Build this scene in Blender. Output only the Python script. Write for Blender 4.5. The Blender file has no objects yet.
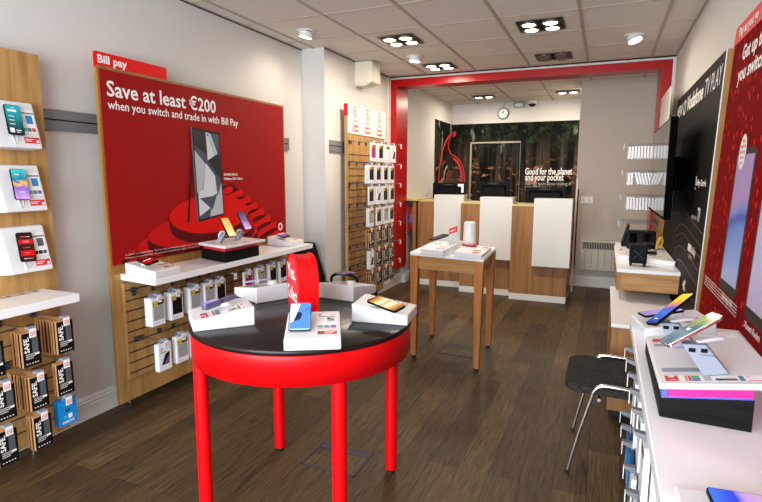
import bpy, bmesh, math, random
from mathutils import Vector, Matrix
random.seed(7)
PI = math.pi
SC = bpy.context.scene
COL = SC.collection

# ------------------------------------------------------------------ camera
EYE = 1.45
FPX = 520.6
YAW, PITCH, ROLL = .4045, .1426, .0032
_f = Vector((-math.sin(YAW)*math.cos(PITCH), math.cos(YAW)*math.cos(PITCH), -math.sin(PITCH)))
_r = Vector((math.cos(YAW), math.sin(YAW), 0))
_u = _r.cross(_f)
_r, _u = math.cos(ROLL)*_r + math.sin(ROLL)*_u, -math.sin(ROLL)*_r + math.cos(ROLL)*_u
cam_d = bpy.data.cameras.new('camera'); cam = bpy.data.objects.new('camera', cam_d); COL.objects.link(cam)
cam_d.sensor_width = 36; cam_d.lens = FPX/762*36; cam_d.clip_start = .02
cam.matrix_world = Matrix(((_r.x, _u.x, -_f.x, 0), (_r.y, _u.y, -_f.y, 0), (_r.z, _u.z, -_f.z, EYE), (0, 0, 0, 1)))
SC.camera = cam

def _ray(u, v):
    x, y = (u-381)/FPX, (v-251)/FPX
    return _r*x - _u*y + _f
# measurements taken off the photograph, turned into room coordinates on a known plane
def PX(u, v, x):
    d = _ray(u, v); return Vector((0, 0, EYE)) + d*(x/d.x)
def PY(u, v, y):
    d = _ray(u, v); return Vector((0, 0, EYE)) + d*(y/d.y)
def PZ(u, v, z):
    d = _ray(u, v); return Vector((0, 0, EYE)) + d*((z-EYE)/d.z)

# ------------------------------------------------------------------ materials
def lin(c):
    return tuple(((x/12.92) if x <= .04045 else ((x+.055)/1.055)**2.4) for x in [k/255 for k in c])
def mat(name, rgb, rough=.5, metal=0, spec=.5, bump=0, bscale=200, coat=0, var=0, vscale=3):
    m = bpy.data.materials.new(name); m.use_nodes = True
    nt = m.node_tree; b = nt.nodes['Principled BSDF']
    c = lin(rgb)
    b.inputs['Base Color'].default_value = (*c, 1)
    b.inputs['Roughness'].default_value = rough
    b.inputs['Metallic'].default_value = metal
    b.inputs['Specular IOR Level'].default_value = spec
    b.inputs['Coat Weight'].default_value = coat
    tc = None
    if var:
        tc = nt.nodes.new('ShaderNodeTexCoord'); n = nt.nodes.new('ShaderNodeTexNoise'); n.inputs['Scale'].default_value = vscale
        n.inputs['Detail'].default_value = 5
        nt.links.new(tc.outputs['Object'], n.inputs['Vector'])
        r = nt.nodes.new('ShaderNodeValToRGB')
        r.color_ramp.elements[0].position = .3; r.color_ramp.elements[1].position = .7
        r.color_ramp.elements[0].color = (*[k*(1-var) for k in c], 1); r.color_ramp.elements[1].color = (*[min(1, k*(1+var)) for k in c], 1)
        nt.links.new(n.outputs['Fac'], r.inputs['Fac']); nt.links.new(r.outputs['Color'], b.inputs['Base Color'])
    if bump:
        tc = tc or nt.nodes.new('ShaderNodeTexCoord'); n = nt.nodes.new('ShaderNodeTexNoise'); n.inputs['Scale'].default_value = bscale
        bp = nt.nodes.new('ShaderNodeBump'); bp.inputs['Strength'].default_value = bump; bp.inputs['Distance'].default_value = .002
        nt.links.new(tc.outputs['Object'], n.inputs['Vector']); nt.links.new(n.outputs['Fac'], bp.inputs['Height']); nt.links.new(bp.outputs['Normal'], b.inputs['Normal'])
    return m
def wood(name, dark, light, scale, rough=.5, spec=.35):
    m = bpy.data.materials.new(name); m.use_nodes = True
    nt = m.node_tree; b = nt.nodes['Principled BSDF']; N = nt.nodes.new; L = nt.links.new
    tc = N('ShaderNodeTexCoord'); mp = N('ShaderNodeMapping'); mp.inputs['Scale'].default_value = scale
    L(tc.outputs['Object'], mp.inputs['Vector'])
    n = N('ShaderNodeTexNoise'); n.inputs['Scale'].default_value = 1; n.inputs['Detail'].default_value = 6; n.inputs['Roughness'].default_value = .62; n.inputs['Distortion'].default_value = .6
    L(mp.outputs['Vector'], n.inputs['Vector'])
    r = N('ShaderNodeValToRGB'); e = r.color_ramp.elements
    e[0].position = .28; e[0].color = (*lin(dark), 1); e[1].position = .72; e[1].color = (*lin(light), 1)
    L(n.outputs['Fac'], r.inputs['Fac']); L(r.outputs['Color'], b.inputs['Base Color'])
    b.inputs['Roughness'].default_value = rough; b.inputs['Specular IOR Level'].default_value = spec
    bp = N('ShaderNodeBump'); bp.inputs['Strength'].default_value = .12; bp.inputs['Distance'].default_value = .001
    L(n.outputs['Fac'], bp.inputs['Height']); L(bp.outputs['Normal'], b.inputs['Normal'])
    return m
def emit(name, rgb, s):
    m = bpy.data.materials.new(name); m.use_nodes = True; nt = m.node_tree
    b = nt.nodes['Principled BSDF']; c = lin(rgb)
    b.inputs['Base Color'].default_value = (*c, 1); b.inputs['Emission Color'].default_value = (*c, 1); b.inputs['Emission Strength'].default_value = s
    return m
def screen(name, stops, glow=.35, axis=1, rough=.12, wave=0):
    # a lit display: colour bands along one axis of the display, bent by a slow wave
    m = bpy.data.materials.new(name); m.use_nodes = True; nt = m.node_tree; N = nt.nodes.new; L = nt.links.new
    b = nt.nodes['Principled BSDF']; tc = N('ShaderNodeTexCoord'); sx = N('ShaderNodeSeparateXYZ'); L(tc.outputs['Generated'], sx.inputs['Vector'])
    r = N('ShaderNodeValToRGB'); e = r.color_ramp.elements
    while len(e) < len(stops): e.new(.5)
    for k, (p, c) in enumerate(stops): e[k].position = p; e[k].color = (*lin(c), 1)
    src = sx.outputs[axis]
    if wave:
        n = N('ShaderNodeTexNoise'); n.inputs['Scale'].default_value = 2.2; n.inputs['Detail'].default_value = 1; L(tc.outputs['Generated'], n.inputs['Vector'])
        a = N('ShaderNodeMath'); a.operation = 'MULTIPLY_ADD'; a.inputs[1].default_value = wave; L(n.outputs['Fac'], a.inputs[0])
        s = N('ShaderNodeMath'); s.operation = 'SUBTRACT'; s.inputs[1].default_value = wave/2; L(src, a.inputs[2]); L(a.outputs[0], s.inputs[0]); src = s.outputs[0]
    L(src, r.inputs['Fac']); L(r.outputs['Color'], b.inputs['Base Color']); L(r.outputs['Color'], b.inputs['Emission Color'])
    b.inputs['Emission Strength'].default_value = glow; b.inputs['Roughness'].default_value = rough
    return m
M = {}
M['wall'] = mat('painted_wall', (215, 212, 207), .75, bump=.05, bscale=60, var=.015, vscale=1.2)
M['wallgrey'] = mat('partition_paint', (196, 188, 176), .75, bump=.05, bscale=60)
M['tile'] = mat('ceiling_tile', (220, 214, 206), .9, bump=.25, bscale=350, var=.03, vscale=40)
M['tbar'] = mat('ceiling_bar', (178, 166, 150), .6)
M['dark'] = mat('shadow_gap', (25, 24, 23), .8)
M['trimw'] = mat('white_gloss_trim', (226, 225, 220), .35)
M['red'] = mat('red_lacquer', (224, 5, 15), .34, spec=.35)
M['redp'] = mat('red_frame_paint', (176, 3, 10), .3, spec=.4)
M['oak'] = wood('oak_panel', (150, 108, 58), (199, 157, 98), (22, 22, 1.6))
M['oakh'] = wood('oak_board', (150, 105, 58), (196, 150, 95), (2, 2, 26))
M['oakt'] = wood('oak_table_leg', (150, 88, 36), (196, 128, 62), (26, 26, 2))
M['oakr'] = wood('oak_counter', (128, 86, 46), (174, 126, 76), (26, 26, 1.4))
M['oakd'] = wood('oak_edge', (134, 92, 40), (172, 126, 62), (30, 30, 2))
M['walnut'] = wood('black_brown_laminate', (16, 10, 9), (36, 25, 22), (3, 40, 40), .3, .3)
M['blackwood'] = wood('black_grained_box', (6, 6, 6), (30, 28, 27), (5, 5, 110), .65, .1)
M['white'] = mat('white_laminate', (244, 244, 245), .25, spec=.5)
M['whitem'] = mat('white_matt_plastic', (224, 224, 225), .4)
M['cream'] = mat('cream_plastic', (226, 219, 200), .45)
M['heater'] = mat('heater_enamel', (206, 203, 184), .4)
M['grey'] = mat('grey_rail', (126, 128, 132), .45, metal=.2)
M['greyd'] = mat('dark_grey_plastic', (58, 61, 67), .5, spec=.3)
M['greyl'] = mat('pale_blue_grey_plastic', (146, 152, 168), .45)
M['chrome'] = mat('chrome', (235, 235, 235), .22, metal=1)
M['steel'] = mat('hook_steel', (150, 150, 152), .3, metal=.9)
M['black'] = mat('black_plastic', (6, 6, 7), .5, spec=.12)
M['blackg'] = mat('black_glass', (8, 8, 10), .06)
M['tvblack'] = mat('television_plastic', (4, 4, 4), .7, spec=.03)
M['tv'] = mat('tv_glass', (30, 30, 31), .05, spec=1.0)
M['fabric'] = mat('charcoal_fabric', (52, 50, 46), .95, spec=.1, bump=.6, bscale=300, var=.85, vscale=170)
M['kraft'] = mat('kraft_card', (192, 142, 92), .8, var=.06, vscale=40)
M['packw'] = mat('white_pack_card', (236, 236, 240), .35)
M['packk'] = mat('black_pack_print', (14, 15, 17), .45, spec=.25)
M['packg'] = mat('grey_window_print', (158, 160, 160), .35)
M['packm'] = mat('magenta_print', (170, 20, 100), .4)
M['yellow'] = mat('yellow_print', (238, 200, 24), .5)
M['blue'] = mat('blue_pack', (16, 136, 214), .4)
M['blued'] = mat('deep_blue_pack', (14, 70, 112), .4)
M['cyan'] = mat('cyan_print', (40, 190, 214), .5)
M['greyp'] = mat('grey_print', (86, 88, 92), .5)
M['redprint'] = mat('red_print', (216, 40, 52), .5)
M['pinkprint'] = mat('pale_red_print', (232, 150, 150), .5)
M['whitep'] = mat('white_print', (245, 244, 242), .5)
M['greenp'] = mat('green_print', (96, 170, 120), .5)
M['purplep'] = mat('purple_print', (120, 80, 160), .5)
M['tealp'] = mat('teal_print', (50, 140, 160), .5)
M['posterred'] = mat('poster_red', (150, 11, 12), .6, spec=.15)
M['posterdisc'] = mat('poster_bright_red', (205, 12, 8), .6, spec=.15)
M['posterdisc2'] = mat('poster_mid_red', (184, 14, 12), .6, spec=.15)
M['posterdark'] = mat('poster_deep_red', (84, 6, 8), .6, spec=.15)
M['tabred'] = mat('header_red', (226, 6, 12), .5, spec=.25)
M['lilac'] = mat('lilac_metal', (98, 98, 136), .3, metal=.3)
M['pink'] = mat('pink_acrylic', (232, 30, 130), .3)
M['indigo'] = mat('indigo_film', (82, 96, 200), .35)
M['lamp'] = emit('lamp_glow', (255, 240, 214), 14)
M['spotlamp'] = emit('spot_glow', (255, 240, 214), 5)
M['lampoff'] = mat('unlit_lamp', (120, 112, 104), .2, metal=.6)
M['bezel'] = mat('lamp_bezel', (58, 54, 50), .4, metal=.4)
M['brownbezel'] = mat('brown_bezel', (110, 78, 66), .5)
M['board'] = mat('black_display_print', (15, 14, 12), .5, spec=.05)
M['curve'] = mat('thin_red_line_print', (118, 46, 36), .5)
M['greytext'] = mat('grey_text_print', (188, 186, 180), .5)
M['mugyellow'] = mat('yellow_tape', (226, 170, 40), .5)
M['pale'] = mat('pale_wood_ledge', (206, 190, 130), .5)
M['frost'] = mat('clear_acrylic', (200, 205, 200), .1)
M['foot'] = mat('black_rubber', (20, 20, 20), .7)

def floor_mat():
    m = bpy.data.materials.new('wood_plank_floor'); m.use_nodes = True; nt = m.node_tree; N = nt.nodes.new; L = nt.links.new
    b = nt.nodes['Principled BSDF']; tc = N('ShaderNodeTexCoord'); mp = N('ShaderNodeMapping'); mp.inputs['Rotation'].default_value = (0, 0, PI/2)
    L(tc.outputs['Object'], mp.inputs['Vector'])
    br = N('ShaderNodeTexBrick'); br.offset = .37; br.inputs['Scale'].default_value = 1; br.inputs['Brick Width'].default_value = 1.2; br.inputs['Row Height'].default_value = .15
    br.inputs['Mortar Size'].default_value = .0016; br.inputs['Mortar Smooth'].default_value = .2
    br.inputs['Color1'].default_value = (*lin((98, 79, 56)), 1); br.inputs['Color2'].default_value = (*lin((70, 55, 40)), 1); br.inputs['Mortar'].default_value = (*lin((34, 25, 20)), 1)
    L(mp.outputs['Vector'], br.inputs['Vector'])
    m2 = N('ShaderNodeMapping'); m2.inputs['Scale'].default_value = (95, 5.5, 1); L(tc.outputs['Object'], m2.inputs['Vector'])
    n = N('ShaderNodeTexNoise'); n.inputs['Scale'].default_value = 1; n.inputs['Detail'].default_value = 8; n.inputs['Roughness'].default_value = .72; n.inputs['Distortion'].default_value = .5
    L(m2.outputs['Vector'], n.inputs['Vector'])
    r = N('ShaderNodeValToRGB'); e = r.color_ramp.elements; e[0].position = .34; e[0].color = (.3, .29, .28, 1); e[1].position = .68; e[1].color = (1.5, 1.42, 1.22, 1)
    L(n.outputs['Fac'], r.inputs['Fac'])
    mx = N('ShaderNodeMixRGB'); mx.blend_type = 'MULTIPLY'; mx.inputs['Fac'].default_value = 1; L(br.outputs['Color'], mx.inputs['Color1']); L(r.outputs['Color'], mx.inputs['Color2'])
    L(mx.outputs['Color'], b.inputs['Base Color']); b.inputs['Roughness'].default_value = .5; b.inputs['Specular IOR Level'].default_value = .2
    bp = N('ShaderNodeBump'); bp.inputs['Strength'].default_value = .25; bp.inputs['Distance'].default_value = .002; L(n.outputs['Fac'], bp.inputs['Height']); L(bp.outputs['Normal'], b.inputs['Normal'])
    return m
M['floor'] = floor_mat()
def dotted_mat():
    # red poster sheet printed with rows of short bright dashes
    m = bpy.data.materials.new('red_dashed_poster'); m.use_nodes = True; nt = m.node_tree; N = nt.nodes.new; L = nt.links.new
    b = nt.nodes['Principled BSDF']; tc = N('ShaderNodeTexCoord'); mp = N('ShaderNodeMapping'); mp.inputs['Scale'].default_value = (1, 28, 16); L(tc.outputs['Object'], mp.inputs['Vector'])
    v = N('ShaderNodeTexVoronoi'); v.inputs['Scale'].default_value = 1; v.inputs['Randomness'].default_value = .8; L(mp.outputs['Vector'], v.inputs['Vector'])
    sx = N('ShaderNodeSeparateXYZ'); L(tc.outputs['Object'], sx.inputs['Vector'])
    r = N('ShaderNodeValToRGB'); e = r.color_ramp.elements; e[0].position = .16; e[0].color = (1, 1, 1, 1); e[1].position = .3; e[1].color = (0, 0, 0, 1)
    L(v.outputs['Distance'], r.inputs['Fac'])
    mx = N('ShaderNodeMixRGB'); mx.inputs['Color1'].default_value = (*lin((124, 10, 12)), 1); mx.inputs['Color2'].default_value = (*lin((236, 46, 34)), 1)
    L(r.outputs['Color'], mx.inputs['Fac']); L(mx.outputs['Color'], b.inputs['Base Color']); b.inputs['Roughness'].default_value = .8; b.inputs['Specular IOR Level'].default_value = .03
    return m
M['dots'] = dotted_mat()
def forest_mat():
    # printed woodland: dark trunks, dim foliage and warm ground light
    m = bpy.data.materials.new('woodland_print'); m.use_nodes = True; nt = m.node_tree; N = nt.nodes.new; L = nt.links.new
    b = nt.nodes['Principled BSDF']; tc = N('ShaderNodeTexCoord')
    def nz(scale, det, rough=.6, dist=0):
        mp = N('ShaderNodeMapping'); mp.inputs['Scale'].default_value = scale; L(tc.outputs['Object'], mp.inputs['Vector'])
        n = N('ShaderNodeTexNoise'); n.inputs['Scale'].default_value = 1; n.inputs['Detail'].default_value = det; n.inputs['Roughness'].default_value = rough; n.inputs['Distortion'].default_value = dist
        L(mp.outputs['Vector'], n.inputs['Vector']); return n.outputs['Fac']
    def ramp(src, a, ca, bb, cb):
        r = N('ShaderNodeValToRGB'); e = r.color_ramp.elements; e[0].position = a; e[0].color = (*ca, 1); e[1].position = bb; e[1].color = (*cb, 1); L(src, r.inputs['Fac']); return r.outputs['Color']
    def mix(f, a, c, mode='MIX'):
        x = N('ShaderNodeMixRGB'); x.blend_type = mode
        if isinstance(f, float): x.inputs['Fac'].default_value = f
        else: L(f, x.inputs['Fac'])
        for s, i in ((a, 1), (c, 2)):
            if isinstance(s, tuple): x.inputs[i].default_value = (*s, 1)
            else: L(s, x.inputs[i])
        return x.outputs['Color']
    trunks = ramp(nz((9, 9, .5), 4, .6, .4), .44, lin((10, 9, 8)), .6, lin((70, 60, 52)))
    leaves = ramp(nz((7, 7, 7), 8, .75), .5, lin((8, 10, 8)), .7, lin((54, 74, 44)))
    sx = N('ShaderNodeSeparateXYZ'); L(tc.outputs['Object'], sx.inputs['Vector'])
    hi = N('ShaderNodeMapRange'); hi.inputs['From Min'].default_value = 1.75; hi.inputs['From Max'].default_value = 2.15; L(sx.outputs['Z'], hi.inputs['Value'])
    c = mix(hi.outputs[0], trunks, leaves)
    gl = N('ShaderNodeMapRange'); gl.inputs['From Min'].default_value = 1.78; gl.inputs['From Max'].default_value = 1.5; L(sx.outputs['Z'], gl.inputs['Value'])
    warm = ramp(nz((5, 5, 9), 4, .6), .56, (0, 0, 0), .66, lin((176, 126, 88)))
    w2 = mix(gl.outputs[0], (0., 0., 0.), warm)
    c = mix(1.0, c, w2, 'ADD')
    sky = ramp(nz((6, 6, 2.2), 5, .6, .3), .6, (0, 0, 0), .72, lin((150, 152, 140)))
    sk = N('ShaderNodeMapRange'); sk.inputs['From Min'].default_value = 1.7; sk.inputs['From Max'].default_value = 2.0; L(sx.outputs['Z'], sk.inputs['Value'])
    c = mix(1.0, c, mix(sk.outputs[0], (0., 0., 0.), sky), 'ADD')
    L(c, b.inputs['Base Color']); b.inputs['Roughness'].default_value = .7; b.inputs['Specular IOR Level'].default_value = .1
    return m
M['forest'] = forest_mat()

# ------------------------------------------------------------------ mesh builder
_txt = {}
def glyphs(s, bold=0):
    s0 = s; s = (s, bold)
    if s not in _txt:
        c = bpy.data.curves.new('t', 'FONT'); c.body = s0; c.size = 1; c.resolution_u = 2; c.offset = bold
        o = bpy.data.objects.new('t', c); COL.objects.link(o)
        dg = bpy.context.evaluated_depsgraph_get(); dg.update()
        me = bpy.data.meshes.new_from_object(o.evaluated_get(dg))
        v = [x.co.copy() for x in me.vertices]; f = [tuple(p.vertices) for p in me.polygons]
        bpy.data.objects.remove(o); bpy.data.curves.remove(c); bpy.data.meshes.remove(me)
        x0 = min(p.x for p in v); x1 = max(p.x for p in v)
        _txt[s] = ([(p.x-x0, p.y) for p in v], f, x1-x0)
    return _txt[s]
CAP = .69
TM = {}
class B:
    def __init__(s): s.v = []; s.f = []; s.m = []; s.s = []; s.mats = []
    def mi(s, m):
        m = M[m] if isinstance(m, str) else m
        if m not in s.mats: s.mats.append(m)
        return s.mats.index(m)
    def add(s, vs, fs, m, X=None, smooth=False):
        o = len(s.v); k = s.mi(m)
        s.v += [(X @ Vector(p)) if X is not None else Vector(p) for p in vs]
        for f in fs: s.f.append(tuple(i+o for i in f)); s.m.append(k); s.s.append(smooth)
        return s
    def bm(s, b, m, X=None, smooth=False):
        b.verts.ensure_lookup_table(); b.verts.index_update()
        s.add([v.co.copy() for v in b.verts], [tuple(v.index for v in f.verts) for f in b.faces], m, X, smooth); b.free(); return s
    def hexa(s, c, m, bev=0, X=None, seg=2):
        # eight corners: bottom ring then top ring, both counter-clockwise from above
        fs = [(3, 2, 1, 0), (4, 5, 6, 7), (0, 1, 5, 4), (1, 2, 6, 5), (2, 3, 7, 6), (3, 0, 4, 7)]
        if not bev: return s.add(c, fs, m, X)
        b = bmesh.new(); vs = [b.verts.new(p) for p in c]
        for f in fs: b.faces.new([vs[i] for i in f])
        bmesh.ops.bevel(b, geom=b.edges[:], offset=bev, segments=seg, affect='EDGES', profile=.6)
        return s.bm(b, m, X)
    def box(s, x0, x1, y0, y1, z0, z1, m, bev=0, X=None):
        return s.hexa([(x0, y0, z0), (x1, y0, z0), (x1, y1, z0), (x0, y1, z0), (x0, y0, z1), (x1, y0, z1), (x1, y1, z1), (x0, y1, z1)], m, bev, X)
    def prism(s, poly, z0, z1, m, X=None, bev=0, smooth=False):
        n = len(poly)
        vs = [(p[0], p[1], z0) for p in poly] + [(p[0], p[1], z1) for p in poly]
        fs = [tuple(range(n))[::-1], tuple(range(n, 2*n))] + [(i, (i+1) % n, n+(i+1) % n, n+i) for i in range(n)]
        if bev:
            b = bmesh.new(); q = [b.verts.new(p) for p in vs]
            for f in fs: b.faces.new([q[i] for i in f])
            es = [e for e in b.edges if abs(e.verts[0].co.z-e.verts[1].co.z) < 1e-6]
            bmesh.ops.bevel(b, geom=es, offset=bev, segments=2, affect='EDGES', profile=.6)
            return s.bm(b, m, X)
        s.add(vs, fs[:2], m, X); s.add(vs, fs[2:], m, X, smooth); return s
    def cyl(s, p0, p1, r0, m, r1=None, n=20, smooth=True):
        p0, p1 = Vector(p0), Vector(p1); r1 = r0 if r1 is None else r1
        d = (p1-p0).normalized(); a = d.orthogonal().normalized(); b = d.cross(a)
        cs = [(math.cos(2*PI*i/n), math.sin(2*PI*i/n)) for i in range(n)]
        vs = [p0+(a*c+b*q)*r0 for c, q in cs] + [p1+(a*c+b*q)*r1 for c, q in cs]
        s.add(vs, [(i, (i+1) % n, n+(i+1) % n, n+i) for i in range(n)], m, None, smooth)
        s.add(vs, [tuple(range(n))[::-1], tuple(range(n, 2*n))], m); return s
    def tube(s, pts, r, m, n=8, closed=False):
        pts = [Vector(p) for p in pts]; k = len(pts); vs = []; a = None
        for i, p in enumerate(pts):
            if closed: d = pts[(i+1) % k]-pts[i-1]
            else: d = pts[min(i+1, k-1)]-pts[max(i-1, 0)]
            d.normalize()
            a = d.orthogonal().normalized() if a is None else (a-d*a.dot(d)).normalized()
            b = d.cross(a); vs += [p+(a*math.cos(2*PI*j/n)+b*math.sin(2*PI*j/n))*r for j in range(n)]
        q = k if closed else k-1
        s.add(vs, [(i*n+j, i*n+(j+1) % n, ((i+1) % k)*n+(j+1) % n, ((i+1) % k)*n+j) for i in range(q) for j in range(n)], m, None, True)
        if not closed: s.add(vs, [tuple(range(n))[::-1], tuple(range((k-1)*n, k*n))], m)
        return s
    def lathe(s, prof, m, c=(0, 0, 0), n=32, X=None, smooth=True):
        c = Vector(c); vs = []; k = len(prof)
        for i in range(n):
            t = 2*PI*i/n; vs += [c+Vector((r*math.cos(t), r*math.sin(t), z)) for r, z in prof]
        s.add(vs, [(i*k+j, ((i+1) % n)*k+j, ((i+1) % n)*k+j+1, i*k+j+1) for i in range(n) for j in range(k-1)], m, X, smooth); return s
    def flat(s, pts, m): return s.add(pts, [tuple(range(len(pts)))], m)
    def text(s, t, o, r, u, h, m, w=None, align='L', off=.0008, bold=.018):
        # printed lettering: o = baseline start, h = capital height, w = fitted width
        g, f, W = glyphs(t, bold); o = Vector(o); r = Vector(r).normalized(); u = Vector(u).normalized(); n = r.cross(u)*off
        ky = h/CAP; kx = w/W if w else ky
        sh = {'L': 0, 'C': -W*kx/2, 'R': -W*kx}[align]
        return s.add([o+n+r*(x*kx+sh)+u*(y*ky) for x, y in g], f, m)
    def obj(s, name, parent=None, loc=None):
        me = bpy.data.meshes.new(name); off = None
        if parent is not None: off = TM[parent.name].inverted()
        elif loc is not None: off = Matrix.Translation(loc).inverted()
        me.from_pydata([tuple(off @ p) if off is not None else tuple(p) for p in s.v], [], s.f)
        for m in s.mats: me.materials.append(m)
        me.polygons.foreach_set('material_index', s.m); me.polygons.foreach_set('use_smooth', s.s); me.update()
        o = bpy.data.objects.new(name, me); COL.objects.link(o)
        TM[o.name] = Matrix.Translation(loc) if loc is not None else (TM[parent.name] if parent is not None else Matrix())
        if loc is not None: o.location = loc
        if parent is not None: o.parent = parent
        return o
# parts are modelled in room coordinates; TM keeps each thing's placement so that they land in its own frame
def tag(o, label, cat, group=None):
    o['label'] = label; o['category'] = cat
    if group: o['group'] = group
    return o
def thing(name, label, cat, X=(0, 0, 0), group=None):
    o = bpy.data.objects.new(name, None); COL.objects.link(o); o.empty_display_size = .05
    X = X if isinstance(X, Matrix) else Matrix.Translation(X)
    o.matrix_world = X; TM[o.name] = X.copy()
    return tag(o, label, cat, group)
def local(b, name, parent):           # a part modelled straight in its thing's own frame
    T = TM[parent.name]; TM[parent.name] = Matrix()
    o = b.obj(name, parent); TM[parent.name] = T; TM[o.name] = T; return o
def struct(b, name):
    o = b.obj(name); o['kind'] = 'structure'; return o
def dup(root, X, label, group=None):
    c = root.copy(); COL.objects.link(c); c.matrix_world = X; TM[c.name] = X.copy(); c['label'] = label
    if group: c['group'] = group
    for ch in root.children:
        d = ch.copy(); COL.objects.link(d); d.parent = c
        for g in ch.children:
            e = g.copy(); COL.objects.link(e); e.parent = d
    return c
def frame(o, r, u):                   # matrix with local x = r, local y = u, local z = r x u, at o
    r = Vector(r).normalized(); u = Vector(u); n = r.cross(u).normalized(); u = n.cross(r)
    return Matrix(((r.x, u.x, n.x, o[0]), (r.y, u.y, n.y, o[1]), (r.z, u.z, n.z, o[2]), (0, 0, 0, 1)))
ORD = ['first', 'second', 'third', 'fourth', 'fifth', 'sixth', 'seventh', 'eighth', 'ninth', 'tenth']
Zv = (0, 0, 1)
# ------------------------------------------------------------------ the room
WL, WP, WA, WR, WB, CEIL = -2.79, -2.54, -2.49, .58, 8.95, 2.664
struct(B().box(-2.95, .72, -1.75, 9.1, -.08, 0, 'floor'), 'floor')
# suspended ceiling: 0.6 m tiles between bars
b = B().box(-2.95, .72, -1.75, 9.1, CEIL, CEIL+.06, 'tile')
gx = [-2.6496+.6*k for k in range(6)]
for x in gx: b.box(x-.012, x+.012, -1.7, 8.95, CEIL-.006, CEIL+.002, 'tbar')
for k in range(-7, 10):
    y = 3.05+.6*k
    b.box(-2.79, .58, y-.006, y+.006, CEIL-.005, CEIL+.002, 'tbar'); b.box(-2.79, .58, y+.006, y+.010, CEIL-.0015, CEIL+.002, 'dark')  # dark strip along each cross bar paints in its shadow line
for x0, y0, y1 in ((WL, -1.7, 4.54), (WP, 4.54, 6.2)): b.box(x0, x0+.02, y0, y1, CEIL-.004, CEIL+.002, 'tbar'); b.box(x0, x0+.004, y0, y1, CEIL-.012, CEIL, 'dark')
b.box(WR-.02, WR, -1.7, 6.2, CEIL-.004, CEIL+.002, 'tbar'); b.box(WP, WR, 6.17, 6.19, CEIL-.012, CEIL+.001, 'dark')
struct(b, 'ceiling')
struct(B().prism([(-2.95, -1.75), (WL, -1.75), (WL, 4.54), (WP, 4.54), (WP, 6.6), (WA, 6.6), (WA, 9.1), (-2.95, 9.1)], 0, CEIL, 'wall'), 'wall_left')
struct(B().box(WR, .72, -1.75, 9.1, 0, CEIL, 'wall'), 'wall_right')
struct(B().box(WA, WR, WB, 9.1, 0, CEIL, 'wall'), 'wall_back')
struct(B().box(-.36, WR, 7.36, WB, 0, CEIL, 'wallgrey'), 'wall_partition')
# shop front behind the viewer: a wall with one wide display window
struct(B().box(WL, WR, -1.75, -1.65, 0, .3, 'wall').box(WL, WR, -1.75, -1.65, 2.5, CEIL, 'wall').box(WL, -2.6, -1.75, -1.65, .3, 2.5, 'wall').box(.45, WR, -1.75, -1.65, .3, 2.5, 'wall'), 'wall_front')
b = B()
for x in (-2.6, -1.1, .41): b.box(x, x+.04, -1.74, -1.66, .3, 2.5, 'greyd')
b.box(-2.6, .45, -1.74, -1.66, .3, .35, 'greyd').box(-2.6, .45, -1.74, -1.66, 2.45, 2.5, 'greyd')
struct(b, 'window_1')
# red portal round the opening to the service area
b = B().box(WP, -2.452, 6.2, 6.6, .25, 2.632, 'redp').box(-2.452, .452, 6.2, 6.44, 2.548, 2.632, 'redp').box(.452, .552, 6.2, 6.6, .0, 2.632, 'redp')
struct(b, 'trim_1')
struct(B().box(WP, WR, 6.19, 6.44, 2.632, CEIL-.001, 'trimw').box(WP, WP+.012, 6.13, 6.2, .14, CEIL-.012, 'trimw').box(.552, WR, 6.19, 6.3, 0, 2.632, 'trimw'), 'trim_2')
def skirting(b, p0, p1, n):
    # moulded skirting board: profile pushed along the wall, n points into the room
    p0, p1, n = Vector(p0), Vector(p1), Vector(n)
    prof = [(0, 0), (.018, 0), (.018, .085), (.012, .09), (.016, .096), (.016, .106), (.009, .112), (.011, .12), (.004, .134), (0, .138)]
    k = len(prof); vs = [p0+n*d+Vector((0, 0, z)) for d, z in prof]+[p1+n*d+Vector((0, 0, z)) for d, z in prof]
    fs = [(i, (i+1) % k, k+(i+1) % k, k+i) for i in range(k)]+[tuple(range(k))[::-1], tuple(range(k, 2*k))]
    b.add(vs, fs, 'trimw'); return b
b = B(); skirting(b, (WL, -1.65, 0), (WL, 4.54, 0), (1, 0, 0)); skirting(b, (WL, 4.54, 0), (WP+.018, 4.54, 0), (0, -1, 0)); skirting(b, (WP, 4.54, 0), (WP, 6.6, 0), (1, 0, 0)); skirting(b, (WA, 6.6, 0), (WA, WB, 0), (1, 0, 0))
struct(b, 'baseboard_left')
b = B(); skirting(b, (WR, 7.36, 0), (-.36, 7.36, 0), (0, -1, 0)); skirting(b, (-.36, 7.36, 0), (-.36, WB, 0), (-1, 0, 0))
struct(b, 'baseboard_partition')
struct(skirting(B(), (WR, -1.65, 0), (WR, 6.19, 0), (-1, 0, 0)), 'baseboard_right')
# concealed doorway outlined in the woodland print on the back wall
struct(B().box(-2.172, -2.147, 8.93, 8.95, 0, 2.03, 'tbar').box(-2.147, -1.33, 8.935, 8.95, 2.01, 2.03, 'tbar'), 'door_1')

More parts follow.
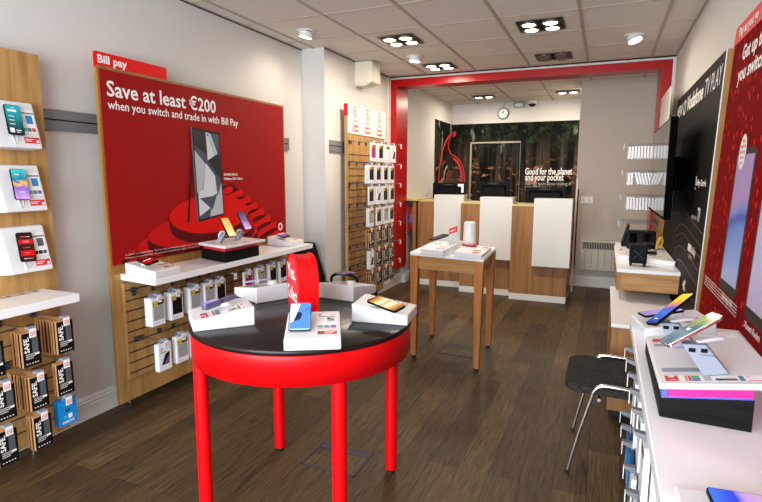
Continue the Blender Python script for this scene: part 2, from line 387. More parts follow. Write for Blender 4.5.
# ------------------------------------------------------------------ ceiling fixtures
def lamp_light(name, loc, power, size, spot=None, col=(1, .88, .71)):
    if spot: d = bpy.data.lights.new(name, 'SPOT'); d.spot_size = spot; d.spot_blend = .7; d.shadow_soft_size = size
    else: d = bpy.data.lights.new(name, 'AREA'); d.shape = 'DISK'; d.size = size
    d.energy = power; d.color = col
    o = bpy.data.objects.new(name, d); COL.objects.link(o); o.location = loc; return o
def module(x0, x1, y0, y1, lit, label, rows=2, bez='bezel', group=None, power=0):
    t = thing('ceiling_light', label, 'ceiling light', ((x0+x1)/2, (y0+y1)/2, CEIL-.008), group)
    z = CEIL
    b = B().box(x0, x1, y0, y0+.025, z-.008, z-.0065, bez).box(x0, x1, y1-.025, y1, z-.008, z-.0065, bez).box(x0, x0+.025, y0+.025, y1-.025, z-.008, z-.0065, bez).box(x1-.025, x1, y0+.025, y1-.025, z-.008, z-.0065, bez)
    b.obj('frame', t)
    B().box(x0+.024, x1-.024, y0+.024, y1-.024, z-.0075, z-.0068, 'black').obj('recess', t)
    for i in range(2):
        for j in range(rows):
            cx = x0+(x1-x0)*(.27+.46*i); cy = y0+(y1-y0)*((.27+.46*j) if rows == 2 else .5)
            g = B().lathe([(.066, -.008), (.07, -.018), (.058, -.022), (.05, -.012)], 'lampoff', (cx, cy, z), 24)
            q = g.obj('lamp_ring', t)
            k = B().lathe([(0, -.026), (.03, -.0255), (.05, -.02), (.052, -.013), (0, -.013)], 'lamp' if lit else 'lampoff', (cx, cy, z), 20)
            k.obj('lamp', t)
    if lit and power: lamp_light('module_lamp', ((x0+x1)/2, (y0+y1)/2, z-.035), power, .26)
    return t
LG = 'recessed four-lamp ceiling modules'
module(-1.93, -1.60, 4.385, 4.74, True, 'lit four-lamp recessed ceiling light above the wooden table', group=LG, power=20)
module(-.737, -.377, 4.385, 4.735, True, 'lit four-lamp recessed ceiling light in line with the third service desk', group=LG, power=20)
module(-1.935, -1.60, 5.605, 5.94, True, 'lit four-lamp ceiling light just in front of the red beam', group=LG, power=16)
module(-.738, -.385, 5.595, 5.93, False, 'unlit brown-edged recessed ceiling fixture in front of the red beam', bez='brownbezel', group=LG)
module(-1.96, -1.62, 8.0, 8.32, True, 'recessed twin-lamp light over the service desks in front of the wall clock', rows=1, group='lights behind the red beam', power=18)
module(-.745, -.415, 8.0, 8.31, True, 'recessed twin-lamp light behind the red beam beside the pale partition', rows=1, group='lights behind the red beam', power=18)
def can(x, y, tilt, label, power):
    t = thing('ceiling_spotlight', label, 'spotlight', (x, y, CEIL), 'white cylinder ceiling spotlights')
    B().lathe([(0, -.001), (.085, -.001), (.088, -.008), (.06, -.011), (0, -.011)], 'trimw', (x, y, CEIL), 28).obj('ceiling_rose', t)
    d = Vector((math.sin(tilt[0]), math.sin(tilt[1]), -1)).normalized(); p = Vector((x, y, CEIL-.008))
    B().cyl(p, p+d*.045, .058, 'trimw', n=28).obj('can', t)
    B().cyl(p+d*.0455, p+d*.049, .053, 'spotlamp', n=28).obj('lamp', t)
    o = lamp_light('spot_lamp', p+d*.06, power, .06, 2.5)
    o.rotation_euler = d.to_track_quat('-Z', 'Y').to_euler()
can(-2.40, 3.99, (-.25, 0), 'white cylinder ceiling spotlight by the wall pier above the red poster', 9)
can(-1.865, 5.22, (-.1, 0), 'white cylinder ceiling spotlight beside the four-lamp light near the cream box', 7)
can(.147, 5.19, (.3, -.2), 'white cylinder ceiling spotlight above the black board, tilted towards it', 7)
# daylight through the shop window
d = bpy.data.lights.new('window_daylight', 'AREA'); d.shape = 'RECTANGLE'; d.size = 2.9; d.size_y = 2.05; d.energy = 255; d.color = (.83, .915, 1)
o = bpy.data.objects.new('window_daylight', d); COL.objects.link(o); o.location = (-1.05, -1.63, 1.42); o.rotation_euler = (math.radians(82), 0, 0)
w = bpy.data.worlds.new('world'); SC.world = w; w.use_nodes = True
w.node_tree.nodes['Background'].inputs[0].default_value = (.8, .9, 1, 1); w.node_tree.nodes['Background'].inputs[1].default_value = .6
SC.view_settings.view_transform = 'Standard'; SC.view_settings.look = 'None'; SC.view_settings.gamma = 1; SC.view_settings.exposure = 0.06
SC.view_settings.use_curve_mapping = False
SC.cycles.max_bounces = 8; SC.cycles.diffuse_bounces = 5; SC.cycles.sample_clamp_indirect = 6; SC.cycles.caustics_reflective = False; SC.cycles.caustics_refractive = False

# ------------------------------------------------------------------ wall pieces
def rail(x, y0, y1, label):
    t = thing('wall_rail', label, 'rail', (x, y0, 1.695), None)
    B().box(x, x+.02, y0, y1, 1.752, 1.803, 'grey', .002).obj('upper_strip', t)
    B().box(x, x+.02, y0, y1, 1.692, 1.745, 'grey', .002).obj('lower_strip', t)
    B().box(x, x+.008, y0, y1, 1.74, 1.757, 'black').obj('groove', t)
rail(WL, -1.2, 4.265, 'long grey double rail on the wall behind the red poster board')
rail(WP, 4.62, 4.97, 'short grey rail on the wall pier behind the tall hook display')
t = thing('speaker', 'cream wall box mounted under the ceiling above the tall hook display', 'speaker', (WP, 5.31, 2.44))
B().box(WP, WP+.205, 5.2, 5.42, 2.44, 2.655, 'cream', .006).obj('cabinet', t)
B().hexa([(WP, 5.22, 2.41), (WP+.12, 5.22, 2.41), (WP+.12, 5.4, 2.41), (WP, 5.4, 2.41), (WP, 5.2, 2.441), (WP+.2, 5.2, 2.441), (WP+.2, 5.42, 2.441), (WP, 5.42, 2.441)], 'cream').obj('bracket', t)
b = B()
for y, z in ((5.29, 2.58), (5.325, 2.565), (5.295, 2.545), (5.33, 2.535)): b.cyl((WP+.2045, y, z), (WP+.208, y, z), .012, 'whitep', n=12)
b.obj('indicator', t)
# pale panel heater, double socket, switch
t = thing('panel_heater', 'cream panel heater with dark top grille low on the pale partition', 'heater', (0, 7.34, .235))
B().box(-.262, .26, 7.27, 7.36, .235, .635, 'heater', .012).obj('casing', t)
b = B().box(-.235, .24, 7.2665, 7.271, .52, .605, 'dark')
for k in range(24): b.box(-.23+k*.02, -.224+k*.02, 7.264, 7.267, .522, .603, 'heater')
b.obj('grille', t)
b = B()
for k in range(6): b.box(-.2+k*.08, -.197+k*.08, 7.2685, 7.2705, .26, .51, 'dark')
b.obj('seam', t)
t = thing('wall_socket', 'white double power socket on the pale partition wall', 'socket', (-.216, 7.36, 1.15))
B().box(-.29, -.14, 7.35, 7.36, 1.105, 1.195, 'trimw', .004).obj('plate', t)
b = B()
for x in (-.255, -.19): b.box(x-.006, x+.006, 7.348, 7.351, 1.14, 1.155, 'dark').box(x-.012, x-.006, 7.348, 7.351, 1.165, 1.18, 'greyp')
b.obj('pin_slot', t)
t = thing('light_switch', 'small white switch on the service area side wall', 'switch', (WA, 7.53, 1.215))
B().box(WA, WA+.008, 7.49, 7.58, 1.16, 1.26, 'trimw', .003).obj('plate', t); B().box(WA+.008, WA+.013, 7.52, 7.55, 1.19, 1.23, 'trimw', .002).obj('rocker', t)
# clock, alarm box and camera on the back wall
t = thing('wall_clock', 'small round white wall clock above the woodland mural', 'clock', (-1.63, 8.94, 2.49))
cl = Vector((-1.63, 8.93, 2.485)); Xr = frame(cl, (1, 0, 0), (0, 0, 1))
B().lathe([(.085, -.02), (.095, .0), (.09, .018), (.08, .018), (.08, .004)], 'greyp', n=36, X=Xr).obj('case', t)
b = B().lathe([(0, .005), (.08, .005)], 'whitep', n=36, X=Xr)
for k in range(12):
    a = k*PI/6; b.add([(math.sin(a-.05)*.06, math.cos(a-.05)*.06, .006), (math.sin(a+.05)*.06, math.cos(a+.05)*.06, .006), (math.sin(a+.04)*.074, math.cos(a+.04)*.074, .006), (math.sin(a-.04)*.074, math.cos(a-.04)*.074, .006)], [(3, 2, 1, 0)], 'greyp', Xr)
b.obj('dial', t)
b = B()
for a, l, w_ in ((-.5, .035, .006), (.1, .055, .004)):
    sx, cx = math.sin(a), math.cos(a); b.add([(-cx*w_, sx*w_, .008), (cx*w_, -sx*w_, .008), (cx*w_*.5+sx*l, -sx*w_*.5+cx*l, .008), (-cx*w_*.5+sx*l, sx*w_*.5+cx*l, .008)], [(0, 1, 2, 3)], 'black', Xr)
b.obj('hand', t)
B().tube([(-1.63, 8.925, 2.575), (-1.625, 8.94, 2.61), (-1.61, 8.945, 2.655)], .004, 'greyp').obj('cable', t)
t = thing('alarm_box', 'grey and white alarm box under the ceiling beside the wall clock', 'alarm', (-1.375, 8.93, 2.6))
B().box(-1.46, -1.29, 8.87, 8.95, 2.565, 2.655, 'greyl', .012).obj('housing', t); B().box(-1.43, -1.32, 8.862, 8.871, 2.58, 2.625, 'trimw', .006).obj('lens_panel', t)
t = thing('security_camera', 'white dome security camera under the ceiling near the alarm box', 'camera', (-1.16, 8.87, 2.6))
B().lathe([(0, .0), (.075, .0), (.075, -.045), (.06, -.055)], 'trimw', (-1.16, 8.85, 2.66), 24).obj('housing', t)
B().lathe([(.06, -.05), (.055, -.075), (.035, -.095), (0, -.102)], 'blackg', (-1.16, 8.85, 2.66), 24).obj('dome', t)

# woodland mural: one printed sheet on two walls
b = B().box(-2.486, -2.176, 8.944, 8.949, .0, 2.335, 'forest').box(-2.144, -1.336, 8.944, 8.949, 0, 2.004, 'forest').box(-2.176, -1.329, 8.944, 8.949, 2.031, 2.335, 'forest').box(-1.329, -.362, 8.944, 8.949, 0, 2.335, 'forest')
b.box(WA+.001, WA+.005, 7.92, 8.944, .14, 2.332, 'forest')
def ribbon(b, pts, w, m, n):
    # printed stroke through points on a flat sheet, n = sheet normal
    pts = [Vector(p) for p in pts]; n = Vector(n); L_, R_ = [], []
    for i, p in enumerate(pts):
        d = (pts[min(i+1, len(pts)-1)]-pts[max(i-1, 0)]).normalized(); s = n.cross(d)*w/2; L_.append(p+s); R_.append(p-s)
    k = len(pts); b.add(L_+R_, [(i, k+i, k+i+1, i+1) for i in range(k-1)], m); return b
def spline(ps, n=6):
    ps = [Vector(p) for p in ps]; out = []
    for i in range(len(ps)-1):
        a, p, q, c = ps[max(i-1, 0)], ps[i], ps[i+1], ps[min(i+2, len(ps)-1)]
        for k in range(n):
            t = k/n; out.append(.5*((2*p)+(q-a)*t+(2*a-5*p+4*q-c)*t*t+(3*p-a-3*q+c)*t**3))
    return out+[ps[-1]]
cut = lambda l: [PX(u, v, WA+.006) if u < 453 else PY(u, v, 8.943) for u, v in l]
sp = lambda l: [(p.x, p.y, 0) for p in spline([(u, v, 0) for u, v in l])]
st = lambda l: cut([(p[0], p[1]) for p in sp(l)])
def half(l, w, m):
    q = sp(l); a = [PX(p[0], p[1], WA+.006) for p in q if p[0] < 453]; c = [PY(p[0], p[1], 8.943) for p in q if p[0] >= 453]
    if len(a) > 1: ribbon(b, a, w, m, (1, 0, 0))
    if len(c) > 1: ribbon(b, c, w, m, (0, -1, 0))
half([(438.5, 182), (440, 165), (443.5, 148), (448, 138), (452.5, 133)], .045, 'redprint')
half([(453.2, 133), (455, 132.5), (454.5, 135), (453.2, 136.5)], .035, 'redprint')
half([(450, 136), (448.5, 148), (452.5, 156), (453.2, 158), (458, 163), (461, 171), (461.5, 182)], .035, 'redprint')
half([(453.2, 155), (459, 160), (463, 168), (464.5, 182)], .018, 'redprint')
half([(444, 180), (444.5, 172), (447.5, 166)], .02, 'whitep')
q = [(446, 182), (446.5, 174), (449, 170), (452, 171), (452.8, 182)]
b.add([PX(u, v, WA+.0055) for u, v in q], [tuple(range(5))], mat('brown_face_print', (120, 66, 48), .5))
for s, u0, v0, u1, hh, mm in (('Good for the planet', 525, 174.5, 572, .105, 'whitep'), ('and your pocket', 525, 180.3, 563.5, .105, 'whitep'), ('Ask our team about trading in', 525, 185, 571, .055, 'greytext'), ('your old phone', 525, 188.5, 546, .055, 'greytext')):
    p0, p1 = PY(u0, v0, 8.943), PY(u1, v0, 8.943); b.text(s, p0, (1, 0, 0), Zv, hh, mm, w=p1.x-p0.x, bold=.02 if hh > .1 else 0)
tag(b.obj('wall_mural', loc=(-1.4, 8.95, 0)), 'dark woodland photo mural with white slogan covering the service area wall', 'mural')
# ------------------------------------------------------------------ repeat pieces
PROTO = {}
def rrect(w, h, r, n=4):
    out = []
    for cx, cy, a in ((w/2-r, h/2-r, 0), (-w/2+r, h/2-r, 90), (-w/2+r, -h/2+r, 180), (w/2-r, -h/2+r, 270)):
        out += [(cx+r*math.cos(math.radians(a+90*k/n)), cy+r*math.sin(math.radians(a+90*k/n))) for k in range(n+1)]
    return out
def rect(b, x0, x1, y0, y1, z, m): return b.add([(x0, y0, z), (x1, y0, z), (x1, y1, z), (x0, y1, z)], [(0, 1, 2, 3)], m)
LX, LY = (1, 0, 0), (0, 1, 0)
def pack_parts(t, kind, w, h, d):
    # local frame: x across the front, y up from the base, z out of the front
    if kind.startswith('kraft'):
        local(B().box(-w/2, w/2, 0, h, -d, -.001, 'kraft'), 'carton', t)
        b = B().box(-w/2+.001, w/2-.001, .001, h-.006, -.001, .0003, 'packk')
        b.text('SAFE.', (-w*.14, h*.40, .0003), LY, (-1, 0, 0), w*.26, 'whitep', w=h*.46, bold=.03)
        rect(b, w*.02, w*.36, h*.36, h*.82, .0012, 'greyp')
        for k in range(3): rect(b, -w*.36, w*(.3-.12*k), h*(.33-.055*k), h*(.362-.055*k), .0013, 'greytext')
        rect(b, w*.14, w*.38, h*.30, h*.36, .0013, 'whitep')
        for k in range(5): rect(b, -w*.36+k*w*.15, -w*.29+k*w*.15, h*.07, h*.1, .0013, 'whitep')
        rect(b, -w*.06, -w*.02, h*.8, h*.84, .0013, 'cyan')
        local(b, 'printed_front', t)
    elif kind.startswith('blue'):
        local(B().box(-w/2, w/2, 0, h, -d, -.001, 'blued'), 'carton', t)
        b = B().box(-w/2+.0005, w/2-.0005, .0005, h-.0005, -.001, .0003, 'blue')
        b.text('SAMSUNG', (-w*.32, h*.09, .0003), LX, LY, h*.1, 'whitep', w=w*.64)
        b.text('64', (-w*.12, h*.52, .0003), LX, LY, h*.12, 'packk')
        b.text('EVO', (-w*.3, h*.76, .0003), LX, LY, h*.1, 'cyan', w=w*.34)
        rect(b, 0, w*.22, h*.26, h*.42, .0013, 'whitep'); rect(b, -w*.24, -w*.08, h*.28, h*.4, .0013, 'cyan')
        local(b, 'printed_front', t)
    else:
        local(B().box(-w/2, w/2, 0, h, -d, -.001, 'packw'), 'carton', t)
        b = B().box(-w/2+.0005, w/2-.0005, .0005, h-.0005, -.001, .0003, 'packw')
        if 'diag' in kind:
            b.add([(-w*.3, h*.22, .001), (w*.3, h*.22, .001), (w*.36, h*.66, .001), (-.0, h*.6, .001)], [(0, 1, 2, 3)], 'packk')
            b.add([(-w*.1, h*.27, .0014), (w*.24, h*.27, .0014), (w*.28, h*.5, .0014)], [(0, 1, 2)], 'purplep')
            b.text('Z', (-w*.36, h*.74, .0003), LX, LY, h*.1, 'packk'); rect(b, -w*.38, w*.1, h*.66, h*.69, .001, 'greyp')
        else:
            win = {'white_grey': 'packg', 'white_black': 'packk', 'white_magenta': 'packm', 'white_plain': 'packw'}[kind]
            rect(b, -w*.38, w*.42, h*.2, h*.74, .001, win)
            b.add([(-w*.4, h*.72, .0012), (w*.45, h*.75, .0012), (w*.45, h*.9, .0012), (-w*.4, h*.88, .0012)], [(0, 1, 2, 3)], 'packk')
            rect(b, -w*.36, -w*.06, h*.73, h*.87, .0018, 'yellow'); b.text('ob', (-w*.32, h*.765, .0018), LX, LY, h*.06, 'packk')
            rect(b, w*.06, w*.38, h*.81, h*.83, .0018, 'whitep'); rect(b, -w*.36, w*.1, h*.08, h*.1, .001, 'greytext')
        local(b, 'printed_front', t)
    k = kind.startswith('kraft'); q = .55 if k else 1
    local(B().prism([(-w*.28, 0), (w*.28, 0), (w*.22, .018*q), (w*.1, .026*q), (-w*.1, .026*q), (-w*.22, .018*q)], -d*.6, -d*.5, 'kraft' if k else 'greyl', Matrix.Translation((0, h-.001, 0))), 'hang_tab', t)
NAMES = {'kraft': 'kraft_case_pack', 'blue': 'memory_card_pack', 'white': 'case_pack'}
def place(key, make, X, label, cat, name, group=None):
    if key not in PROTO:
        t = thing(name, label, cat, X, group); make(t); PROTO[key] = t; return t
    return dup(PROTO[key], X, label, group)
def pack(kind, w, h, d, X, label, group=None):
    return place(('pack', kind, w, h, d), lambda t: pack_parts(t, kind, w, h, d), X, label, 'package', NAMES[kind.split('_')[0]], group)
DESC = {'kraft': 'kraft case pack', 'blue': 'bright blue card pack', 'white_grey': 'white pack with grey window', 'white_black': 'white pack with black window',
        'white_magenta': 'white pack with magenta window', 'white_diag': 'white pack with slanted picture', 'white_plain': 'plain white pack'}
def hook_parts(t, L, tagged):
    local(B().box(-.014, .014, -.022, .014, 0, .008, 'greyd', .002), 'back_plate', t)
    local(B().tube([(0, 0, .006), (0, 0, L-.02), (0, .003, L-.008), (0, .012, L)], .0028, 'steel', 6), 'rod', t)
    if tagged:
        w1 = .011 if tagged == 'slim' else .02
        b = B().box(-.012, w1, -.04, .002, L+.002, L+.004, 'whitep'); rect(b, -.008, w1-.004, -.032, -.012, L+.0045, 'pinkprint'); rect(b, -.004, w1-.008, -.028, -.016, L+.005, 'whitep'); rect(b, -.002, w1-.01, -.024, -.02, L+.0055, 'redprint')
        local(b, 'price_tag', t)
        if tagged == 'slim': local(B().hexa([(-.014, -.03, L-.075), (.014, -.03, L-.075), (.012, .0, L+.002), (-.012, .0, L+.002), (-.014, .0, L-.08), (.014, .0, L-.08), (.012, .012, L+.002), (-.012, .012, L+.002)], 'grey', .001), 'tag_holder', t)
        else: local(B().box(-.015, .022, .0, .010, L-.025, L+.003, 'greyl', .001), 'tag_holder', t)
def hook(L, X, label, group, tagged=True):
    return place(('hook', L, tagged), lambda t: hook_parts(t, L, tagged), X, label, 'hook', 'display_hook', group)
def stack(kind, w, h, d, n, o, r, u, where, step=None, wiggle=.002):
    # o: bottom centre of the front pack's face; the others hang behind it on the same hook
    X = frame(o, r, u); N = X.to_3x3() @ Vector((0, 0, 1)); R = Vector(r); step = step or d+.002
    base = DESC[kind]
    for k in range(n):
        x = X.copy(); sh = R*random.uniform(-wiggle, wiggle) if k else Vector(); x.translation = Vector(o)-N*(step*k)+sh+Vector((0, 0, random.uniform(-wiggle, wiggle) if k else 0))
        pack(kind, w, h, d, x, (f'frontmost {base}, {where}' if k == 0 else f'{base} hung behind, {where}'), f'packs, {where}' if n > 1 else None)
def phone_parts(t, w, h, scr, prints, bodym):
    local(B().prism(rrect(w, h, .009), -.0085, 0, bodym, bev=.0015), 'body', t)
    b = B().prism(rrect(w-.005, h-.005, .007), 0, .0005, scr)
    for k, q in enumerate(prints):
        if isinstance(q[0], tuple): b.add([(x*w, y*h, .0009+.00005*k) for x, y in q[:-1]], [tuple(range(len(q)-1))], q[-1])
        else: rect(b, q[0]*w, q[1]*w, q[2]*h, q[3]*h, .0009, q[4])
    local(b, 'screen', t)
    local(B().box(w/2-.0005, w/2+.0008, h*.12, h*.22, -.006, -.003, bodym), 'side_button', t)
def phone(X, w, h, scr, label, prints=(), bodym='black', cat='phone', name='mobile_phone'):
    t = thing(name, label, cat, X); phone_parts(t, w, h, M[scr], prints, bodym); return t
M['s_teal'] = screen('teal_screen', [(0, (6, 34, 44)), (.35, (10, 84, 92)), (.7, (12, 140, 148)), (1, (18, 158, 166))])
M['s_tri'] = screen('lilac_teal_screen', [(0, (200, 150, 220)), (.35, (120, 96, 190)), (.55, (236, 170, 40)), (.62, (30, 110, 150)), (1, (60, 190, 190))], wave=.35)
M['s_dark'] = screen('dark_red_screen', [(0, (40, 10, 12)), (1, (14, 12, 14))])
M['s_redblack'] = screen('red_black_screen', [(0, (120, 14, 24)), (.3, (34, 8, 12)), (.6, (190, 24, 34)), (1, (20, 8, 10))], wave=.5)
M['s_gold'] = screen('golden_screen', [(0, (250, 226, 160)), (.5, (240, 196, 110)), (1, (226, 150, 60))])
M['s_violet'] = screen('violet_screen', [(0, (214, 180, 230)), (.5, (120, 90, 150)), (1, (50, 44, 70))], wave=.4)
M['s_blue'] = screen('faceted_blue_screen', [(0, (196, 220, 244)), (.4, (110, 160, 226)), (.7, (40, 80, 160)), (1, (90, 150, 230))], wave=.5)
M['s_amber'] = screen('amber_screen', [(0, (24, 16, 10)), (.25, (236, 170, 70)), (.36, (252, 244, 224)), (.48, (226, 150, 50)), (.62, (252, 236, 200)), (.8, (206, 130, 40)), (1, (20, 12, 10))], wave=.08)
M['s_yellow'] = screen('blue_yellow_screen', [(0, (24, 60, 150)), (.3, (40, 110, 220)), (.5, (90, 90, 200)), (.66, (232, 150, 90)), (.76, (246, 206, 50)), (1, (250, 214, 40))], wave=.2)
M['s_photo'] = screen('landscape_photo_screen', [(0, (60, 96, 120)), (.3, (120, 140, 150)), (.5, (60, 110, 130)), (.75, (150, 170, 90)), (1, (60, 120, 90))], wave=.6)
M['s_wave'] = screen('blue_lilac_wave_screen', [(0, (60, 110, 220)), (.25, (40, 70, 210)), (.34, (180, 150, 220)), (.6, (196, 170, 170)), (.8, (216, 180, 90)), (1, (206, 190, 200))], axis=0, wave=.25)
M['s_lav'] = screen('lavender_screen', [(0, (150, 130, 200)), (1, (190, 150, 214))])
M['s_poster'] = screen('printed_phone_wallpaper', [(0, (150, 166, 216)), (.25, (150, 180, 230)), (.5, (90, 140, 226)), (.58, (30, 54, 170)), (.66, (186, 150, 200)), (1, (176, 156, 214))], glow=0, axis=2, wave=.12, rough=.3)

# ------------------------------------------------------------------ near wall display with three phones
PFX = -2.69
t = thing('wall_display_panel', 'tall oak display panel with three phones and a white shelf', 'display panel', (-2.72, 1.0, 0))
B().box(-2.72, PFX, .1, 1.85, .05, 2.053, 'oak').obj('back_panel', t)
b = B()
for k in range(9): b.box(PFX-.001, PFX+.0015, .1, 1.80, .135+k*.078, .141+k*.078, 'dark')
b.obj('slat_groove', t)
B().box(PFX, -2.415, .1, 1.766, .818, .86, 'white', .002).obj('shelf', t)
b = B().box(PFX+.012, PFX+.05, 1.1, 1.72, .86, .8606, 'greyp')
for k in range(9): b.box(PFX+.016, PFX+.046, 1.12+k*.066, 1.17+k*.066, .8606, .861, 'greytext')
b.obj('printed_strip', t)
b = B()
for y in (.3, 1.65): b.cyl((-2.705, y, 0), (-2.705, y, .05), .012, 'chrome', n=12)
b.obj('levelling_foot', t)
def wall_plate(z0, label, prints, ph_label, scr, dz):
    y0, y1, zt = 1.545, 1.775, z0+.235
    t = thing('display_plate', label, 'display stand', (PFX, 1.66, z0), 'white tilted phone plates')
    xt, xb = -2.655, -2.598
    B().hexa([(PFX, y0, z0), (xb, y0+.022, z0+.008), (xb, y1-.004, z0+.008), (PFX, y1, z0), (PFX, y0, zt), (xt, y0+.014, zt-.004), (xt, y1-.004, zt-.004), (PFX, y1, zt)], 'whitem', .007, seg=3).obj('plate', t)
    u = Vector((xt-xb, 0, .223)).normalized(); r = Vector((0, 1, 0)); n = r.cross(u)
    X = frame(Vector((xb, 0, z0+.008))+n*.001, r, u); T = TM[t.name]
    b = B(); F = lambda y0, y1, a0, a1, z, m: b.add([X @ Vector(p) for p in ((y0, a0, z), (y1, a0, z), (y1, a1, z), (y0, a1, z))], [(0, 1, 2, 3)], m)
    F(1.69, 1.762, .078, .196, .0, 'whitep'); F(1.69, 1.762, .174, .180, .0006, 'greyp'); F(1.72, 1.752, .125, .165, .0006, prints[0])
    for k, m in enumerate(prints[1:4]): F(1.694+k*.022, 1.713+k*.022, .085, .103, .0006, m)
    F(1.692, 1.704, .184, .192, .0006, 'redprint'); F(1.694, 1.714, .14, .143, .0006, 'greytext'); F(1.694, 1.712, .13, .133, .0006, 'greytext'); F(1.694, 1.714, .15, .153, .0006, 'greytext')
    b.obj('info_card', t)
    b = B(); F(1.688, 1.762, .026, .056, .0, 'redprint'); F(1.692, 1.735, .044, .047, .0006, 'whitep'); F(1.692, 1.725, .036, .039, .0006, 'whitep'); F(1.745, 1.759, .03, .042, .0006, 'whitep')
    b.obj('price_sticker', t)
    c = X @ Vector((1.636, .06, 0))
    B().tube(spline([c, c+n*.012+Vector((0, -.006, -.012)), c+n*.014+Vector((0, .0, -.034)), c+n*.008+Vector((0, .012, -.04)), c+n*.004+Vector((0, .02, -.02)), c+Vector((0, .02, 0))]), .0028, 'whitem', 6).obj('security_cable', t)
    B().cyl(X @ Vector((1.645, .13, -.002)), X @ Vector((1.645, .13, .013)), .02, 'whitem').obj('phone_puck', t)
    P = X @ Matrix.Translation((1.65, .126+dz, .0225)) @ Matrix.Rotation(math.radians(-3), 4, 'Z')
    return P
P = wall_plate(1.571, 'white phone plate on the oak panel, topmost of the three', ['blue', 'greenp', 'tealp', 'redprint'], '', '', .004)
phone(P, .074, .146, 's_teal', 'phone with teal price screen on the topmost plate', [(-.34, .2, .27, .34, 'whitep'), (-.1, .1, .39, .41, 'whitep'), (-.34, .0, .1, .12, 'whitep'), (-.34, .0, -.03, -.01, 'whitep'), (-.34, .0, -.16, -.14, 'whitep'), (-.4, -.12, -.43, -.28, 'whitep'), (-.02, .3, -.36, -.33, 'whitep'), (-.02, .2, -.42, -.4, 'whitep')])
P = wall_plate(1.266, 'white phone plate on the oak panel, middle of the three', ['blue', 'greenp', 'tealp', 'purplep'], '', '', .004)
phone(P, .074, .152, 's_tri', 'phone with lilac, yellow and teal screen on the middle plate', [(-.3, .0, .3, .33, 'whitep'), (-.2, .1, .1, .12, 'whitep'), (-.2, .1, -.04, -.02, 'whitep'), (-.2, .2, -.26, -.24, 'whitep')])
P = wall_plate(.964, 'white phone plate just above the white shelf, lowest of the three', ['greyp', 'packk', 'packk', 'greyp'], '', '', .0)
phone(P, .076, .146, 's_dark', 'phone with bright red banded screen on the lowest plate', [(-.44, .44, .1, .26, 'tabred'), (-.44, .44, -.1, .06, 'posterdark'), (-.44, .44, -.3, -.12, 'tabred'), (-.44, .44, -.46, -.33, 'posterdark'), (-.2, .2, .16, .2, 'whitep'), (-.25, .2, -.04, 0, 'whitep'), (-.2, .15, -.22, -.18, 'whitep'), (-.3, .3, -.41, -.38, 'whitep'), (-.3, .05, .33, .37, 'redprint'), (.1, .3, .34, .36, 'whitep')])
R_, U_ = (0, 1, 0), (0, 0, 1)
def left_stack(kind, y, zt, n, where, w=.086, h=.168, d=.014, xf=-2.45):
    stack(kind, w, h, d, n, (xf, y, zt-h), R_, U_, where, step=.0215 if kind == 'kraft' else .03, wiggle=.003)
    L = xf-PFX+.006
    hook(round(L, 3), frame((PFX+.0018, y, zt+.012), R_, U_), f'steel hook with price tag, {where}', 'hooks on the near oak panel')
left_stack('kraft', 1.70, .734, 8, 'top row under the near shelf end')
left_stack('kraft', 1.53, .722, 4, 'top row under the near shelf, second stack')
left_stack('kraft', 1.365, .722, 2, 'top row cut by the photo edge')
left_stack('kraft', 1.682, .52, 2, 'middle row just above the blue packs')
left_stack('kraft', 1.548, .50, 8, 'middle row of the near panel, thickest stack')
left_stack('kraft', 1.395, .51, 3, 'middle row cut by the photo edge')
left_stack('blue', 1.678, .325, 2, 'bottom end of the near oak panel', w=.1, h=.135, d=.006)
left_stack('kraft', 1.549, .30, 3, 'bottom row beside the blue packs')
left_stack('kraft', 1.385, .30, 3, 'bottom row cut by the photo edge')

# ------------------------------------------------------------------ red poster board with shelf
BX = -2.68
t = thing('poster_display_board', 'large red poster board with oak edge, white shelf and slatted lower half', 'display board', (-2.72, 3.1, 0))
B().box(-2.703, BX, 2.172, 4.04, .045, 2.068, 'oakd').obj('back_panel', t)
B().box(BX, BX+.004, 2.174, 4.038, .047, .86, 'oak').obj('lower_facing', t)
b = B().box(BX, BX+.004, 2.186, 4.026, .915, 2.052, 'posterred')
pxr = lambda l, m, k=1: b.add([PX(u, v, BX+.004+.0006*k) for u, v in l], [tuple(range(len(l)))], m)
n_ = (1, 0, 0)
# stage, steps and pictured phone
def ell(cu, cv, ru, rv, a0=0, a1=360, n=40): return [(cu+ru*math.cos(math.radians(a0+(a1-a0)*k/n)), cv+rv*math.sin(math.radians(a0+(a1-a0)*k/n))) for k in range(n+1)]
yz = lambda y, z, k=1: (BX+.004+.0006*k, y, z)
def stage(cy, cz, ry, rz, drop, k, top, side):
    up = [yz(cy+ry*math.cos(a), cz+rz*math.sin(a), k+.5) for a in [2*PI*i/48 for i in range(48)]]
    lo = [(p[0]-.0003, p[1], p[2]) for p in up]
    body = [yz(cy+ry*math.cos(a), cz+rz*math.sin(a), k) for a in [PI*i/24 for i in range(25)]]+[yz(cy+ry*math.cos(a), cz-drop+rz*math.sin(a), k) for a in [PI+PI*i/24 for i in range(25)]]
    clip = lambda l: [(p[0], min(max(p[1], 2.214), 4.02), max(p[2], .917)) for p in l]
    b.add(clip(body), [tuple(range(len(body)))], side); b.add(clip(up), [tuple(range(48))], top)
# great sweep rising from the lower left corner
b.add([PX(u, v, BX+.0046) for u, v in ((116, 264.5), (128, 254), (141, 243.6), (158, 229), (178, 212), (195, 198.5), (215, 198), (228, 240), (200, 249))], [tuple(range(9))], 'posterdisc2')
for l in (((122, 263), (140, 252), (160, 240), (176, 228)), ((140, 259), (156, 250), (170, 241), (182, 232)), ((160, 256), (172, 249), (184, 241), (196, 236))):
    q = [PX(p[0], p[1], BX+.0049) for p in spline([(u, v, 0) for u, v in l])]; ribbon(b, q, .022, 'posterdark', (1, 0, 0))
